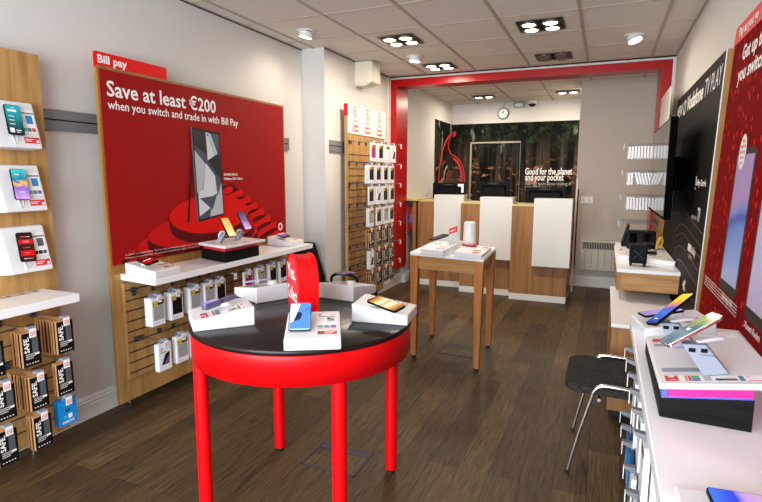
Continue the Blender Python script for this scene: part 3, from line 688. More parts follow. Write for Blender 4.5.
# curved flight of steps climbing behind the stage
st_ = [(3.30, 1.37), (3.43, 1.345), (3.52, 1.29), (3.61, 1.235), (3.70, 1.18), (3.79, 1.115), (3.87, 1.05), (3.95, .985)]
b.add([yz(3.05, .93, 2), yz(3.96, .93, 2), yz(3.3, 1.39, 2), yz(3.1, 1.35, 2)], [(0, 1, 2, 3)], 'posterdark')
for k, (y, z) in enumerate(st_):
    a = [yz(y-.36+.36*i/8, z-.115+.115*math.sin(PI/2*i/8), 3+k*.4) for i in range(9)]
    c = [yz(p[1]+.0, p[2]-.055, 3+k*.4) for p in a][::-1]
    g = lambda l: [(p[0], p[1], max(p[2], .917)) for p in l]
    b.add(g(a+c), [tuple(range(18))], 'posterdisc')
    c2 = [yz(p[1]+.0, p[2]-.088, 3+k*.4-.2) for p in a][::-1]; b.add(g(a+c2), [tuple(range(18))], 'posterdark')
stage(2.98, 1.0, .62, .11, .06, 6.5, 'posterdisc2', 'posterdark')
stage(3.0, 1.06, .55, .12, .06, 8, 'posterdisc2', 'posterdark')
stage(3.06, 1.17, .42, .14, .07, 9.5, 'posterdisc', 'posterdark')
ph = lambda l, m, k: b.add([yz(y, z, k) for y, z in l], [tuple(range(len(l)))], m)
ph([(2.875, 1.785), (3.165, 1.765), (3.19, 1.155), (2.9, 1.12)], 'packk', 11.5)
ph([(2.87, 1.787), (2.886, 1.787), (2.912, 1.12), (2.896, 1.122)], 'greyp', 12)
q = {'a': mat('print_slate', (66, 76, 92), .4), 'b': mat('print_silver', (176, 182, 190), .4), 'c': mat('print_charcoal', (24, 28, 36), .4), 'd': mat('print_mist', (206, 210, 216), .4), 'e': mat('print_pale_teal', (150, 190, 190), .4)}
ph([(2.898, 1.77), (3.155, 1.752), (3.178, 1.165), (2.922, 1.137)], q['a'], 12)
ph([(2.898, 1.77), (3.02, 1.762), (3.03, 1.6), (2.9, 1.66)], q['c'], 12.5)
ph([(2.9, 1.63), (3.01, 1.53), (2.96, 1.34), (2.91, 1.33)], q['b'], 12.5)
ph([(3.02, 1.762), (3.03, 1.56), (3.06, 1.57), (3.14, 1.6), (3.07, 1.75)], q['d'], 13)
ph([(3.035, 1.755), (3.055, 1.754), (3.125, 1.6), (3.105, 1.595)], q['e'], 13.5)
ph([(3.03, 1.56), (3.155, 1.62), (3.165, 1.42), (3.09, 1.5)], q['c'], 13.5)
ph([(2.92, 1.33), (2.97, 1.35), (3.01, 1.54), (3.1, 1.45), (3.12, 1.3), (3.05, 1.22), (2.923, 1.16)], q['d'], 12.6)
ph([(2.93, 1.29), (3.06, 1.3), (3.12, 1.32), (3.06, 1.2)], q['a'], 13.2)
ph([(3.12, 1.3), (3.168, 1.4), (3.177, 1.167), (3.03, 1.152), (3.05, 1.22)], q['b'], 13)
b.cyl(yz(3.035, 1.742, 14), yz(3.035, 1.742, 14.5), .007, 'packk', n=12)
ph([(2.868, 1.58), (2.884, 1.58), (2.818, 1.12), (2.80, 1.13)], 'packk', 12)
b.text('Save at least €200', yz(2.226, 1.906, 1), R_, U_, .086, 'whitep', w=.92, bold=.016)
b.text('when you switch and trade in with Bill Pay', yz(2.226, 1.833, 1), R_, U_, .05, 'whitep', w=1.17, bold=.01)
b.text('SAMSUNG', yz(3.205, 1.452, 1), R_, U_, .017, 'whitep', w=.16); b.text('Galaxy S24 Ultra', yz(3.205, 1.42, 1), R_, U_, .017, 'whitep', w=.225)
for k in range(2): b.text('Subject to availability. Terms and conditions apply, see in store for full details', yz(2.27, .965-.02*k, 15), R_, U_, .009, 'greytext', w=.78)
b.lathe([(.022, 0), (.034, 0)], 'whitep', n=24, X=frame(yz(3.93, 1.0, 16), R_, U_)); b.lathe([(0, .0), (.022, 0)], 'tabred', n=24, X=frame(yz(3.93, 1.0, 16), R_, U_))
b.obj('poster', t)
b = B().prism([(p[0]+2.43, p[1]+2.1) for p in rrect(.53, .09, .012)][:], 0, .012, 'tabred', Matrix(((0, 0, 1, BX-.014), (1, 0, 0, 0), (0, 1, 0, 0), (0, 0, 0, 1))))
b.text('Bill pay', (BX-.002, 2.185, 2.085), R_, U_, .043, 'whitep', w=.2, bold=.03)
b.obj('header_tab', t)
B().hexa([(BX, 2.235, .82), (-2.352, 2.19, .82), (-2.352, 3.96, .82), (BX, 3.96, .82), (BX, 2.235, .858), (-2.352, 2.19, .858), (-2.352, 3.96, .858), (BX, 3.96, .858)], 'white', .002).obj('shelf', t)
B().box(BX+.004, BX+.028, 2.235, 3.98, .19, .80, 'oak').obj('slat_panel', t)
SX = BX+.028
b = B()
for k in range(9): b.box(SX-.001, SX+.0015, 2.237, 3.978, .225+k*.0655, .2305+k*.0655, 'dark'); b.box(SX, SX+.0018, 2.237, 3.978, .2305+k*.0655, .2335+k*.0655, 'greyd')
b.obj('slat_groove', t)
b = B()
for y in (2.26, 3.95): b.cyl((-2.70, y, 0), (-2.70, y, .012), .02, 'foot', n=14).cyl((-2.70, y, .01), (-2.70, y, .05), .007, 'chrome', n=10)
b.obj('levelling_foot', t)
W1 = .105; H1 = .172; D1 = .017; XF = -2.45
def bill_stack(kind, u0, u1, zt, n, where, w=None, xf=XF):
    y0 = PX(u0, 300, xf).y; y1 = PX(u1, 300, xf).y; y = (y0+y1)/2
    stack(kind, .1, H1, D1, n, (xf, y, zt-H1), R_, U_, where)
    hook(round(xf-SX+.004, 3), frame((SX+.0022, y-.0, zt+.014), R_, U_), f'steel hook with price tag, {where}', 'hooks on the slatted poster board')
bill_stack('white_grey', 150.5, 165, .72, 3, 'upper slat row, open end')
bill_stack('white_black', 171, 182.5, .722, 3, 'upper slat row, second along')
bill_stack('white_grey', 190, 201.5, .724, 3, 'upper slat row, third along')
bill_stack('white_grey', 204.5, 216, .728, 2, 'upper slat row, fourth along')
bill_stack('white_black', 216.8, 226, .73, 2, 'upper slat row, just before the bare hook')
hook(.236, frame((SX+.0022, 2.97, .752), R_, U_), 'bare steel hook with a red price tag in the gap of the upper row', 'hooks on the slatted poster board')
bill_stack('white_magenta', 245, 253.5, .735, 1, 'upper slat row, just past the bare hook')
bill_stack('white_grey', 256.5, 267.5, .738, 2, 'upper slat row, beside the magenta pack')
bill_stack('white_black', 270, 277.5, .742, 2, 'upper slat row, second past the magenta pack')
bill_stack('white_black', 280, 288, .744, 2, 'upper slat row, beside the red drum')
bill_stack('white_diag', 156, 168, .425, 2, 'lower slat row, open end')
bill_stack('white_grey', 173, 187, .43, 2, 'lower slat row, second along')
bill_stack('white_plain', 188, 200, .43, 2, 'lower slat row, behind the round table edge')
for y, z in ((2.29, .755), (2.29, .44)): hook(.06, frame((SX+.0022, y, z), R_, U_), f'short empty grey bracket near the open end of the {"upper" if z > .6 else "lower"} slat row', 'brackets', tagged=False)
def print_screen(name, axis, lo, hi, stops, wave):
    m = screen(name, stops, glow=0, axis=axis, wave=0, rough=.3); nt = m.node_tree
    tc = next(n for n in nt.nodes if n.type == 'TEX_COORD'); sx = next(n for n in nt.nodes if n.type == 'SEPXYZ'); rp_ = next(n for n in nt.nodes if n.type == 'VALTORGB')
    nt.links.new(tc.outputs['Object'], sx.inputs['Vector'])
    mr = nt.nodes.new('ShaderNodeMapRange'); mr.inputs['From Min'].default_value = lo; mr.inputs['From Max'].default_value = hi
    n = nt.nodes.new('ShaderNodeTexNoise'); n.inputs['Scale'].default_value = 3; n.inputs['Detail'].default_value = 1; nt.links.new(tc.outputs['Object'], n.inputs['Vector'])
    a = nt.nodes.new('ShaderNodeMath'); a.operation = 'MULTIPLY_ADD'; a.inputs[1].default_value = wave; nt.links.new(n.outputs['Fac'], a.inputs[0]); nt.links.new(sx.outputs[axis], a.inputs[2])
    nt.links.new(a.outputs[0], mr.inputs['Value']); nt.links.new(mr.outputs[0], rp_.inputs['Fac']); return m
ST = [(0, (150, 160, 214)), (.2, (160, 180, 232)), (.45, (96, 140, 226)), (.55, (34, 60, 180)), (.6, (120, 150, 230)), (.66, (190, 150, 206)), (1, (180, 160, 216))]
M['s_pk1'] = print_screen('printed_blue_wallpaper', 2, 1.0, 1.68, ST, .25); M['s_pk2'] = print_screen('printed_lilac_wallpaper', 2, 1.0, 1.5, [(0, (196, 190, 222)), (1, (190, 178, 226))], .2)
# ------------------------------------------------------------------ wedge stands
def wedge_parts(t, w=.2, l=.24, hf=.042, hb=.078, prints=True, sw=1):
    # local frame: low edge towards -y, printed slope on top
    local(B().hexa([(-w/2, -l/2, 0), (w/2, -l/2, 0), (w/2, l/2, 0), (-w/2, l/2, 0), (-w/2, -l/2, hf), (w/2, -l/2, hf), (w/2, l/2, hb), (-w/2, l/2, hb)], 'whitem', .006, seg=3), 'body', t)
    s = (hb-hf)/l
    X = frame((0, 0, (hf+hb)/2+.0006), (1, 0, 0), (0, 1, s))
    b = B()
    def F(x0, x1, y0, y1, z, m):
        if sw < 0: x0, x1 = -x1, -x0
        b.add([X @ Vector(p) for p in ((x0, y0, z), (x1, y0, z), (x1, y1, z), (x0, y1, z))], [(0, 1, 2, 3)], m)
    F(.012, .086, -.045, .095, 0, 'whitep'); F(.014, .03, .078, .088, .0005, 'redprint'); F(.02, .084, .064, .07, .0005, 'greyp'); F(.05, .078, .02, .06, .0005, 'greytext')
    F(.052, .064, .04, .052, .0009, 'packk'); F(.066, .076, .03, .042, .0009, 'greyp'); F(.016, .04, .045, .048, .0005, 'greytext'); F(.016, .04, .032, .035, .0005, 'greytext')
    F(.016, .036, -.03, -.012, .0005, 'greenp'); F(.04, .06, -.03, -.012, .0005, 'tealp'); F(.064, .084, -.03, -.012, .0005, 'purplep'); F(.016, .084, -.04, -.034, .0005, 'redprint'); F(.06, .084, .08, .088, .0005, 'pinkprint')
    local(b, 'info_card', t)
    b = B(); F(.016, .086, -.086, -.06, 0, 'redprint'); F(.02, .036, -.081, -.065, .0005, 'greyp'); F(.042, .08, -.072, -.068, .0005, 'whitep'); F(.042, .07, -.081, -.077, .0005, 'whitep')
    local(b, 'price_sticker', t)
    local(B().cyl(X @ Vector((-.035*sw, .03, -.001)), X @ Vector((-.035*sw, .03, .018)), .026, 'whitem', .02), 'phone_puck', t)
def wedge(kind, X, label, group=None, **k):
    return place(('wedge', kind), lambda t: wedge_parts(t, **k), X, label, 'display stand', 'wedge_stand', group)
def at(x, y, z, deg): return Matrix.Translation((x, y, z)) @ Matrix.Rotation(math.radians(deg), 4, 'Z')
def lying(c, ends, tilt=0, up=.0):
    # a phone's own frame from its centre, long direction and roll
    d = Vector(ends).normalized(); r = d.cross(Vector((0, 0, 1))).normalized()
    if r.dot(Vector((0, 0, EYE))-Vector(c)) < 0: r, d = -r, -d          # roll is counted towards the viewer's side of the shop
    X = frame(c, r, d)
    return X @ Matrix.Rotation(math.radians(tilt), 4, 'Y')

# ------------------------------------------------------------------ on the poster board shelf
SZ = .8588
wedge('s', at(-2.475, 2.30, SZ, 90), 'white wedge stand at the near end of the long shelf under the red poster')
E0, E1 = PZ(136.5, 255, SZ+.118), PZ(158, 265, SZ+.09)
phone(lying((E0+E1)/2, E1-E0, 14), .074, .155, 's_redblack', 'phone with red and black screen on the shelf end wedge stand', [(-.3, .2, .2, .26, 'redprint'), (-.3, .3, -.02, .05, 'whitep'), (-.3, .1, -.3, -.24, 'redprint')])
wedge('s', at(-2.52, 3.79, SZ, 90), 'white wedge stand at the far end of the long shelf beside the oval red emblem')
E0, E1 = PZ(277.5, 231.8, SZ+.108), PZ(290, 238.4, SZ+.08)
phone(lying((E0+E1)/2, E1-E0, 10), .074, .155, 's_violet', 'dark phone lying on the wedge stand at the far shelf end')
t = thing('riser_box', 'black and red box riser with white tray top on the long shelf', 'display stand', (-2.5, 3.0, SZ))
skew = lambda xb, xf, y0, y1, z0, z1, m, v: B().hexa([(xb, y0+.095, z0), (xf, y0, z0), (xf, y1, z0), (xb, y1+.07, z0), (xb, y0+.095, z1), (xf, y0, z1), (xf, y1, z1), (xb, y1+.07, z1)], m, v)
skew(-2.65, -2.36, 2.81, 3.19, SZ, SZ+.075, 'blackwood', .002).obj('base_box', t)
skew(-2.645, -2.37, 2.82, 3.18, SZ+.075, SZ+.10, 'redprint', .002).obj('red_layer', t)
skew(-2.655, -2.335, 2.785, 3.24, SZ+.10, SZ+.118, 'whitem', .005).obj('tray', t)
b = B()
rz = SZ+.1186
for y in (2.9, 3.02, 3.15): rect(b, -2.395, -2.36, y, y+.07, rz, 'pinkprint'); rect(b, -2.39, -2.375, y+.005, y+.04, rz+.0004, 'redprint')
b.obj('price_sticker', t)
def stand(base, top, w, label, d=.035):
    # slanted anti-theft stand with two dark ports and a coiled lead
    base, top = Vector(base), Vector(top); ax = (top-base).normalized(); s = Vector((-.15, 1, 0)); s = (s-ax*s.dot(ax)).normalized(); f = s.cross(ax)
    t = thing('phone_stand', label, 'phone stand', base)
    c = [base-s*w/2-f*d/2, base+s*w/2-f*d/2, base+s*w/2+f*d/2, base-s*w/2+f*d/2]; c2 = [p+(top-base) for p in c]
    for p in c: p.z = base.z
    B().hexa(c+c2, 'greyl', .004).obj('pillar', t)
    b = B(); L_ = (top-base).length
    for k in (-.22, .22):
        o = base+ax*L_*.8-f*(-d/2-.0005)+s*w*k
        b.add([o+s*-.008+ax*-.005, o+s*.008+ax*-.005, o+s*.008+ax*.005, o+s*-.008+ax*.005], [(0, 1, 2, 3)], 'black')
        o = base+ax*L_*.8-f*(d/2+.0005)+s*w*k
        b.add([o+s*-.008+ax*-.005, o+s*.008+ax*-.005, o+s*.008+ax*.005, o+s*-.008+ax*.005], [(0, 1, 2, 3)], 'black')
    b.obj('port', t)
    B().tube(spline([top-ax*.01, top-s*.03+f*.01+ax*.01, top-s*.06+ax*.0, top-s*.05-ax*.035, top-s*.02-ax*.03]), .006, 'whitem', 8).obj('coiled_lead', t)
    return t
TZ = SZ+.118
stand((-2.50, 2.915, TZ), (-2.475, 2.945, TZ+.065), .055, 'white angled phone stand holding the golden phone on the riser')
phone(frame(PX(228.5, 227, -2.452), (.12, 1, 0), (-.5, .1, .8)), .074, .15, 's_gold', 'phone with golden screen on the riser stand', [(-.3, .3, .3, .33, 'whitep'), (-.3, .1, .2, .22, 'whitep')])
stand((-2.50, 3.115, TZ), (-2.475, 3.135, TZ+.065), .055, 'white angled phone stand holding the violet phone on the riser')
phone(frame(PX(244.5, 220.5, -2.452), (.12, 1, 0), (-.5, .1, .8)), .072, .15, 's_violet', 'phone with violet and black screen on the riser stand')

# ------------------------------------------------------------------ round table
TX, TY, TR, TH = -1.19, 1.913, .476, .845
t = thing('round_table', 'round red display table with black-brown top and four red legs', 'table', (TX, TY, 0))
b = B().lathe([(0, TH), (TR-.004, TH), (TR, TH-.004), (TR, TH-.018), (TR-.004, TH-.022), (0, TH-.022)], 'walnut', (TX, TY, 0), 96)
b.lathe([(.236, TH+.0004), (.2395, TH+.0004)], 'dark', (TX, TY, 0), 72)
b.obj('tabletop', t)
B().lathe([(TR-.03, TH-.022), (TR-.008, TH-.022), (TR-.006, TH-.03), (TR-.006, TH-.138), (TR-.03, TH-.138), (TR-.03, TH-.022)], 'red', (TX, TY, 0), 96).obj('apron', t)
for lx, ly in ((-1.518, 2.185), (-.895, 2.226), (-1.474, 1.577), (-.868, 1.634)):
    b = B().cyl((lx, ly, .022), (lx, ly, TH-.06), .0285, 'red', n=28)
    q = b.obj('leg', t)
    B().cyl((lx, ly, .0), (lx, ly, .010), .019, 'foot', n=16).cyl((lx, ly, .01), (lx, ly, .023), .008, 'chrome', n=12).obj('levelling_foot', q)
WG = 'white wedge stands round the round table'
WED = [(-1.441, 1.675, -132), (-.968, 1.625, -61), (-.843, 2.018, 8), (-1.185, 2.340, 86), (-1.562, 2.135, 154)]
labs = ['white wedge stand under the folded lilac phone on the round table', 'white wedge stand at the front of the round table under the blue phone', 'white wedge stand under the amber-screen phone on the round table', 'white wedge stand at the back of the round table behind the red drum sign', 'white wedge stand on the round table next to the hanging packs']
for (x, y, a), lb in zip(WED, labs): wedge('r', at(x, y, TH, a+90), lb, WG)
# phones on the five stands
for k, c in (('fc_a', (190, 216, 242)), ('fc_b', (70, 122, 196)), ('fc_c', (232, 240, 250)), ('fc_d', (16, 30, 60))): M[k] = emit('facet_'+k[-1], c, .3)
X1 = at(-.968, 1.625, TH, 29)
phone(X1 @ Matrix.Translation((-.047, -.012, .096)) @ Matrix.Rotation(math.radians(30), 4, 'X'), .08, .14, 's_blue', 'phone with faceted blue screen at the front of the round table', [((-.45, .46), (.0, .46), (-.12, .16), 'fc_a'), ((.0, .46), (.45, .46), (.1, .1), (-.12, .16), 'fc_b'), ((-.45, .46), (-.12, .16), (-.45, .0), 'fc_c'), ((-.12, .16), (.1, .1), (.02, -.12), (-.3, -.2), 'fc_d'), ((.1, .1), (.45, .3), (.45, -.1), (.02, -.12), 'fc_b'), ((-.45, 0), (-.12, .16), (-.3, -.2), (-.45, -.25), 'fc_a'), ((-.45, -.25), (-.3, -.2), (.02, -.12), (.45, -.1), (.45, -.46), (-.45, -.46), 'fc_b'), (-.38, .1, -.36, -.3, 'whitep'), (-.38, .3, -.44, -.4, 'whitep')], 'greyd')
B_ = PZ(202, 308, TH+.088); E_ = PZ(236, 296, TH+.10)
t = thing('folded_phone', 'lilac flip phone standing half folded on the wedge stand', 'phone', (B_+E_)/2)
d = (E_-B_).normalized(); r = d.cross(Vector(Zv)).normalized(); X = frame((B_+E_)/2, r, d)
local(B().prism(rrect(.03, .085, .008), -.008, .012, 'lilac', Matrix.Translation((.0, -.045, 0)), .003), 'lower_half', t) if False else None
TM[t.name] = X; t.matrix_world = X
local(B().prism(rrect(.03, .088, .012), -.012, .014, 'lilac', Matrix.Translation((0, -.043, 0)), .005), 'lower_half', t)
local(B().prism(rrect(.024, .09, .01), -.008, .01, 'lilac', Matrix.Translation((0, .045, .0)), .004), 'upper_half', t)
local(B().cyl((-.012, 0, .002), (.012, 0, .002), .009, 'greyd', n=14), 'hinge', t)
local(B().box(-.013, .013, -.085, -.012, .0142, .0148, 's_lav'), 'screen', t)
phone(lying(PZ(386, 303, TH+.09), (PZ(403, 309.5, TH+.07)-PZ(369, 296.5, TH+.095)), 9), .074, .155, 's_amber', 'phone with amber and white picture screen lying on a wedge stand')
X4 = at(-1.185, 2.345, TH, 176)
t = phone(X4 @ Matrix.Translation((.028, -.02, .112)) @ Matrix.Rotation(math.radians(8), 4, 'X'), .06, .13, 's_violet', 'phone with dim violet screen at the back of the round table', (), 'lilac')
X5 = at(-1.556, 2.13, TH, 244)
phone(X5 @ Matrix.Translation((.03, .0, .092)) @ Matrix.Rotation(math.radians(12), 4, 'X'), .074, .155, 's_lav', 'pale phone lying on the wedge stand next to the hanging packs', (), 'greyl')
# red drum sign
DC = Vector((-1.222, 1.962, TH))
n = Vector((-.70, -.714, 0)).normalized()
r = Vector((0, 0, 1)).cross(n).normalized()
t = thing('drum_sign', 'tall red drum-shaped sign with white script in the middle of the round table', 'sign', DC)
def drum(w, h, k=40):
    out = []
    for i in range(k+1):
        a = PI*i/k; out.append((w/2*math.copysign(abs(math.cos(a))**.75, math.cos(a)), h*.44+h*.56*abs(math.sin(a))**.8))
    return out+[(-w/2*.95, h*.2), (-w/2*.82, 0), (w/2*.82, 0), (w/2*.95, h*.2)]
X = frame(DC, r, (0, 0, 1)); TM[t.name] = X; t.matrix_world = X
DW, DH, DT = .235, .265, .088
local(B().prism(drum(DW-.008, DH-.006), -DT/2+.006, DT/2-.006, 'tabred', smooth=True), 'band', t)
for z in (-DT/2, DT/2-.009):
    b = B().prism(drum(DW, DH), z, z+.009, 'tabred', bev=.003)
    if z > 0:
        b.add([(x*.8, y*.9+.01, DT/2+.0004) for x, y in drum(DW, DH)], [tuple(range(45))], 'redprint')
        b.text('Yes,', (-.085, .155, DT/2+.001), LX, (-.12, 1, 0), .062, 'whitep', w=.15); b.text('Collect', (-.092, .06, DT/2+.001), LX, (-.12, 1, 0), .058, 'whitep', w=.18)
    local(b, 'face_disc', t)
# black armchair behind the table, beyond the shelf end
t = thing('office_chair', 'low black padded armchair mostly hidden behind the red drum sign', 'chair', (-2.4, 4.28, 0))
B().hexa([(-2.62, 4.075, .38), (-2.49, 4.075, .38), (-2.49, 4.48, .38), (-2.62, 4.48, .38), (-2.74, 4.09, .80), (-2.62, 4.09, .80), (-2.62, 4.47, .80), (-2.74, 4.47, .80)], 'black', .035, seg=4).obj('backrest', t)
B().box(-2.54, -2.1, 4.09, 4.47, .34, .415, 'black', .03).obj('seat', t)
for y in (4.07, 4.49):
    B().tube(spline([(-2.46, y, .40), (-2.45, y, .46), (-2.38, y, .495), (-2.25, y, .49), (-2.18, y, .46), (-2.17, y, .38)]), .014, 'black', 8).obj('armrest', t)
for x, y in ((-2.5, 4.12), (-2.5, 4.44), (-2.14, 4.12), (-2.14, 4.44)): B().cyl((x, y, 0), (x, y, .35), .012, 'black', n=12).obj('leg', t)

# floor outlet hatches
def hatch(x0, x1, y0, y1, label):
    t = thing('floor_box', label, 'floor box', ((x0+x1)/2, (y0+y1)/2, 0), None)
    b = B()
    for a in ((x0, x1, y0, y0+.008), (x0, x1, y1-.008, y1), (x0, x0+.008, y0, y1), (x1-.008, x1, y0, y1)): b.box(*a, .0005, .004, 'greyd')
    b.obj('frame', t)
    b = B().box(x0+.012, x1-.012, y0+.012, y1-.05, .0005, .003, 'floor'); b.obj('lid', t)
    b = B().box(x0+.01, x1-.01, y1-.045, y1-.012, .0006, .003, 'greyd'); b.obj('cable_flap', t)
hatch(-1.345, -1.04, 2.11, 2.34, 'flush grey framed floor box under the round table')
hatch(-1.2, -.915, 4.0, 4.23, 'flush grey framed floor box under the wooden table')

# ------------------------------------------------------------------ wooden table with white top
t = thing('display_table', 'oak-legged display table with white top in front of the service desks', 'table', (-1.1, 4.05, 0))
x0, x1, y0, y1 = -1.405, -.80, 3.745, 4.415
fl, fr, br_ = PZ(410, 252, .862), PZ(483.5, 259, .862), PZ(496, 247.5, .862); bl = fl+br_-fr
B().hexa([(*p[:2], z) for z in (.838, .862) for p in (fl, fr, br_, bl)], 'white', .003).obj('tabletop', t)
cn = (fl+fr+br_+bl)/4
fx = [tuple((cn+(p-cn)*.885)[:2]) for p in (fl, fr, br_, bl)]
for (ax, ay), (bx, by) in zip(fx, fx[1:]+fx[:1]):
    d = (Vector((bx, by, 0))-Vector((ax, ay, 0))).normalized(); s = Vector((-d.y, d.x, 0))*.018
    p, q2 = Vector((ax, ay, 0)), Vector((bx, by, 0))
    B().hexa([tuple((v+w_)[:2])+(z,) for z in (.735, .838) for v, w_ in ((p, -s*.6), (q2, -s*.6), (q2, s*.6), (p, s*.6))], 'oakh').obj('apron', t)
for x, y in fx:
    k = .034; k2 = .02
    q = B().hexa([(x-k2, y-k2, .02), (x+k2, y-k2, .02), (x+k2, y+k2, .02), (x-k2, y+k2, .02), (x-k, y-k, .838), (x+k, y-k, .838), (x+k, y+k, .838), (x-k, y+k, .838)], 'oakt', .003).obj('leg', t)
    B().cyl((x, y, 0), (x, y, .011), .016, 'foot', n=14).cyl((x, y, .01), (x, y, .021), .007, 'chrome', n=10).obj('levelling_foot', q)
WT = .862
wedge('t', at(-1.15, 3.84, WT, -15), 'white wedge stand with dark phone on the oak-legged table')
E0, E1 = PZ(428, 240.5, WT+.085), PZ(450, 233, WT+.125)
phone(lying((E0+E1)/2, E1-E0, 2), .07, .19, 's_dark', 'black phone tilted on the oak-legged table wedge stand')
wedge('t2', at(-1.17, 4.24, WT, 160), 'white wedge stand at the far side of the oak-legged table')
t = thing('router_base', 'flat white plinth under the white cylinder on the oak-legged table', 'display stand', (-.9, 3.82, WT))
B().hexa([(-1.0, 3.70, WT), (-.79, 3.68, WT), (-.81, 4.14, WT), (-1.02, 4.14, WT), (-1.0, 3.70, WT+.045), (-.79, 3.68, WT+.03), (-.81, 4.14, WT+.03), (-1.02, 4.14, WT+.045)], 'whitem', .005).obj('plinth', t)
b = B()
for (x, y, m) in ((-.85, 3.74, 'redprint'), (-.86, 3.84, 'tealp'), (-.84, 4.04, 'redprint')): b.add([(x-.02, y-.015, WT+.0395), (x+.03, y-.015, WT+.0355), (x+.03, y+.02, WT+.0355), (x-.02, y+.02, WT+.0395)], [(0, 1, 2, 3)], m)
b.obj('price_sticker', t)
c = tuple(PZ(469.3, 245.6, WT+.043))
t = thing('speaker_tower', 'white cylinder router with red base ring on the oak-legged table', 'router', c)
B().lathe([(0, .012), (.052, .012), (.049, .1), (.046, .178), (.044, .186), (.036, .19), (0, .19)], 'whitem', c, 40).obj('body', t)
B().lathe([(0, 0), (.06, 0), (.062, .006), (.058, .014), (0, .014)], 'redprint', c, 40).obj('base_ring', t)
t = thing('price_holder', 'upright clear holder with red ticket beside the white cylinder', 'sign', (-1.075, 3.93, WT))
hx = -1.035
B().box(hx-.07, hx, 3.925, 3.933, WT, WT+.17, 'frost', .001).obj('holder', t)
b = B().hexa([(hx-.068, 3.922, WT+.14), (hx, 3.922, WT+.165), (hx, 3.925, WT+.165), (hx-.068, 3.925, WT+.14), (hx-.068, 3.922, WT+.185), (hx, 3.922, WT+.21), (hx, 3.925, WT+.21), (hx-.068, 3.925, WT+.185)], 'redprint')
b.text('vodafone', (hx-.062, 3.9215, WT+.158), (1, 0, .37), (0, 0, 1), .012, 'whitep', w=.052); b.obj('ticket', t)

# ------------------------------------------------------------------ service desks
def desk(x0, x1, yf, top, panel, label, ztop=1.115):
    t = thing('service_desk', label, 'counter', ((x0+x1)/2, yf+.25, 0), 'oak service desks with white front panels')
    B().box(x0, x1, yf, yf+.55, .075, ztop, 'oakr', .002).obj('carcass', t)
    B().box(x0, x1, yf-.003, yf+.5, 0, .075, 'trimw', .002).obj('plinth', t)
    px0, px1, pz0, pz1 = panel
    B().box(px0, px1, yf-.10, yf+.1, pz0, pz1, 'trimw', .002).obj('front_panel', t)
    B().box(x0, x1, yf+.02, yf+.5, ztop, ztop+.018, 'pale', .002).obj('worktop', t)
desk(-2.29, -1.69, 6.6, 1.115, (-2.035, -1.648, .33, 1.215), 'oak service desk with white panel next to the side wall', 1.12)
desk(-1.645, -1.02, 6.37, 1.115, (-1.385, -.998, .455, 1.206), 'middle oak service desk with white panel behind the white cylinder', 1.115)
desk(-.995, -.352, 6.22, 1.115, (-.735, -.325, .432, 1.206), 'oak service desk with white panel standing furthest forward beside the pale partition', 1.11)
t = thing('wall_ledge', 'pale wooden ledge beside the desks along the service area wall', 'shelf', (-2.4, 6.85, 1.13))
B().box(WA, -2.30, 6.62, 7.4, 1.125, 1.15, 'pale', .002).obj('board', t); B().box(-2.38, -2.33, 6.64, 7.38, 0, 1.125, 'oakr').obj('end_panel', t)
e0 = PY(413.3, 212, 6.72)
t = thing('fire_extinguisher', 'red fire extinguisher hanging on the side wall under the pale ledge', 'fire extinguisher', (e0.x-.02, 6.72, .75))
xe = e0.x-.01
B().lathe([(0, .72), (.05, .72), (.055, .735), (.055, 1.0), (.04, 1.04), (.02, 1.055), (0, 1.055)], 'redp', (xe, 6.72, 0), 24).obj('cylinder', t)
B().cyl((xe, 6.72, 1.05), (xe, 6.72, 1.08), .014, 'black', n=14).box(xe-.012, xe+.05, 6.712, 6.728, 1.08, 1.09, 'black', .002).obj('valve', t)
B().tube(spline([(xe+.03, 6.72, 1.07), (xe+.065, 6.7, 1.0), (xe+.06, 6.69, .85)]), .008, 'black', 8).obj('hose', t)
B().lathe([(.0555, .82), (.0555, .94)], 'purplep', (xe, 6.72, 0), 24).obj('paper_label', t)
t = thing('half_gate', 'slim pale half-height gate post between the last desk and the partition', 'gate', (-.325, 6.98, 0))
B().box(-.338, -.318, 6.93, 7.0, 0, 1.43, 'cream', .002).obj('post', t); B().box(-.317, -.305, 6.95, 7.0, .3, 1.3, 'black').obj('strip', t)
def monitor(x0, x1, y, z0, z1, label, tagm=None, zb=1.1336):
    t = thing('monitor', label, 'monitor', ((x0+x1)/2, y, 1.13), 'black monitors on the service desks')
    xm = (x0+x1)/2
    B().box(x0, x1, y, y+.045, z0, z1, 'black', .006).obj('casing', t)
    b = B().hexa([(x0+.04, y-.03, z0+.03), (x1-.04, y-.03, z0+.03), (x1-.04, y, z0+.02), (x0+.04, y, z0+.02), (x0+.07, y-.03, z1-.07), (x1-.07, y-.03, z1-.07), (x1-.04, y, z1-.04), (x0+.04, y, z1-.04)], 'black', .004)
    b.obj('rear_hump', t)
    B().box(xm-.03, xm+.03, y-.02, y+.02, zb+.006, z0+.05, 'black').box(xm-.1, xm+.1, y-.08, y+.1, zb, zb+.012, 'black', .003).obj('stand', t)
    B().box(x0+.012, x1-.012, y+.0455, y+.047, z0+.012, z1-.012, 'blackg').obj('screen', t)
    if tagm: B().box(x1-.09, x1-.01, y-.004, y-.001, z1-.125, z1-.01, 'whitep').obj('notice', t)
    b = B()
    for k in range(5): b.box(xm-.06+k*.025, xm-.05+k*.025, y-.0012, y-.0002, z1-.024, z1-.02, 'greytext')
    b.obj('vent', t)
monitor(-2.165, -1.725, 6.84, 1.16, 1.362, 'black monitor with white notice on the desk next to the side wall', True, 1.1386)
monitor(-1.527, -1.135, 6.83, 1.16, 1.38, 'black monitor on the middle service desk, seen from behind')
monitor(-.905, -.435, 6.62, 1.145, 1.325, 'black monitor on the desk beside the pale partition, seen from behind', None, 1.1286)
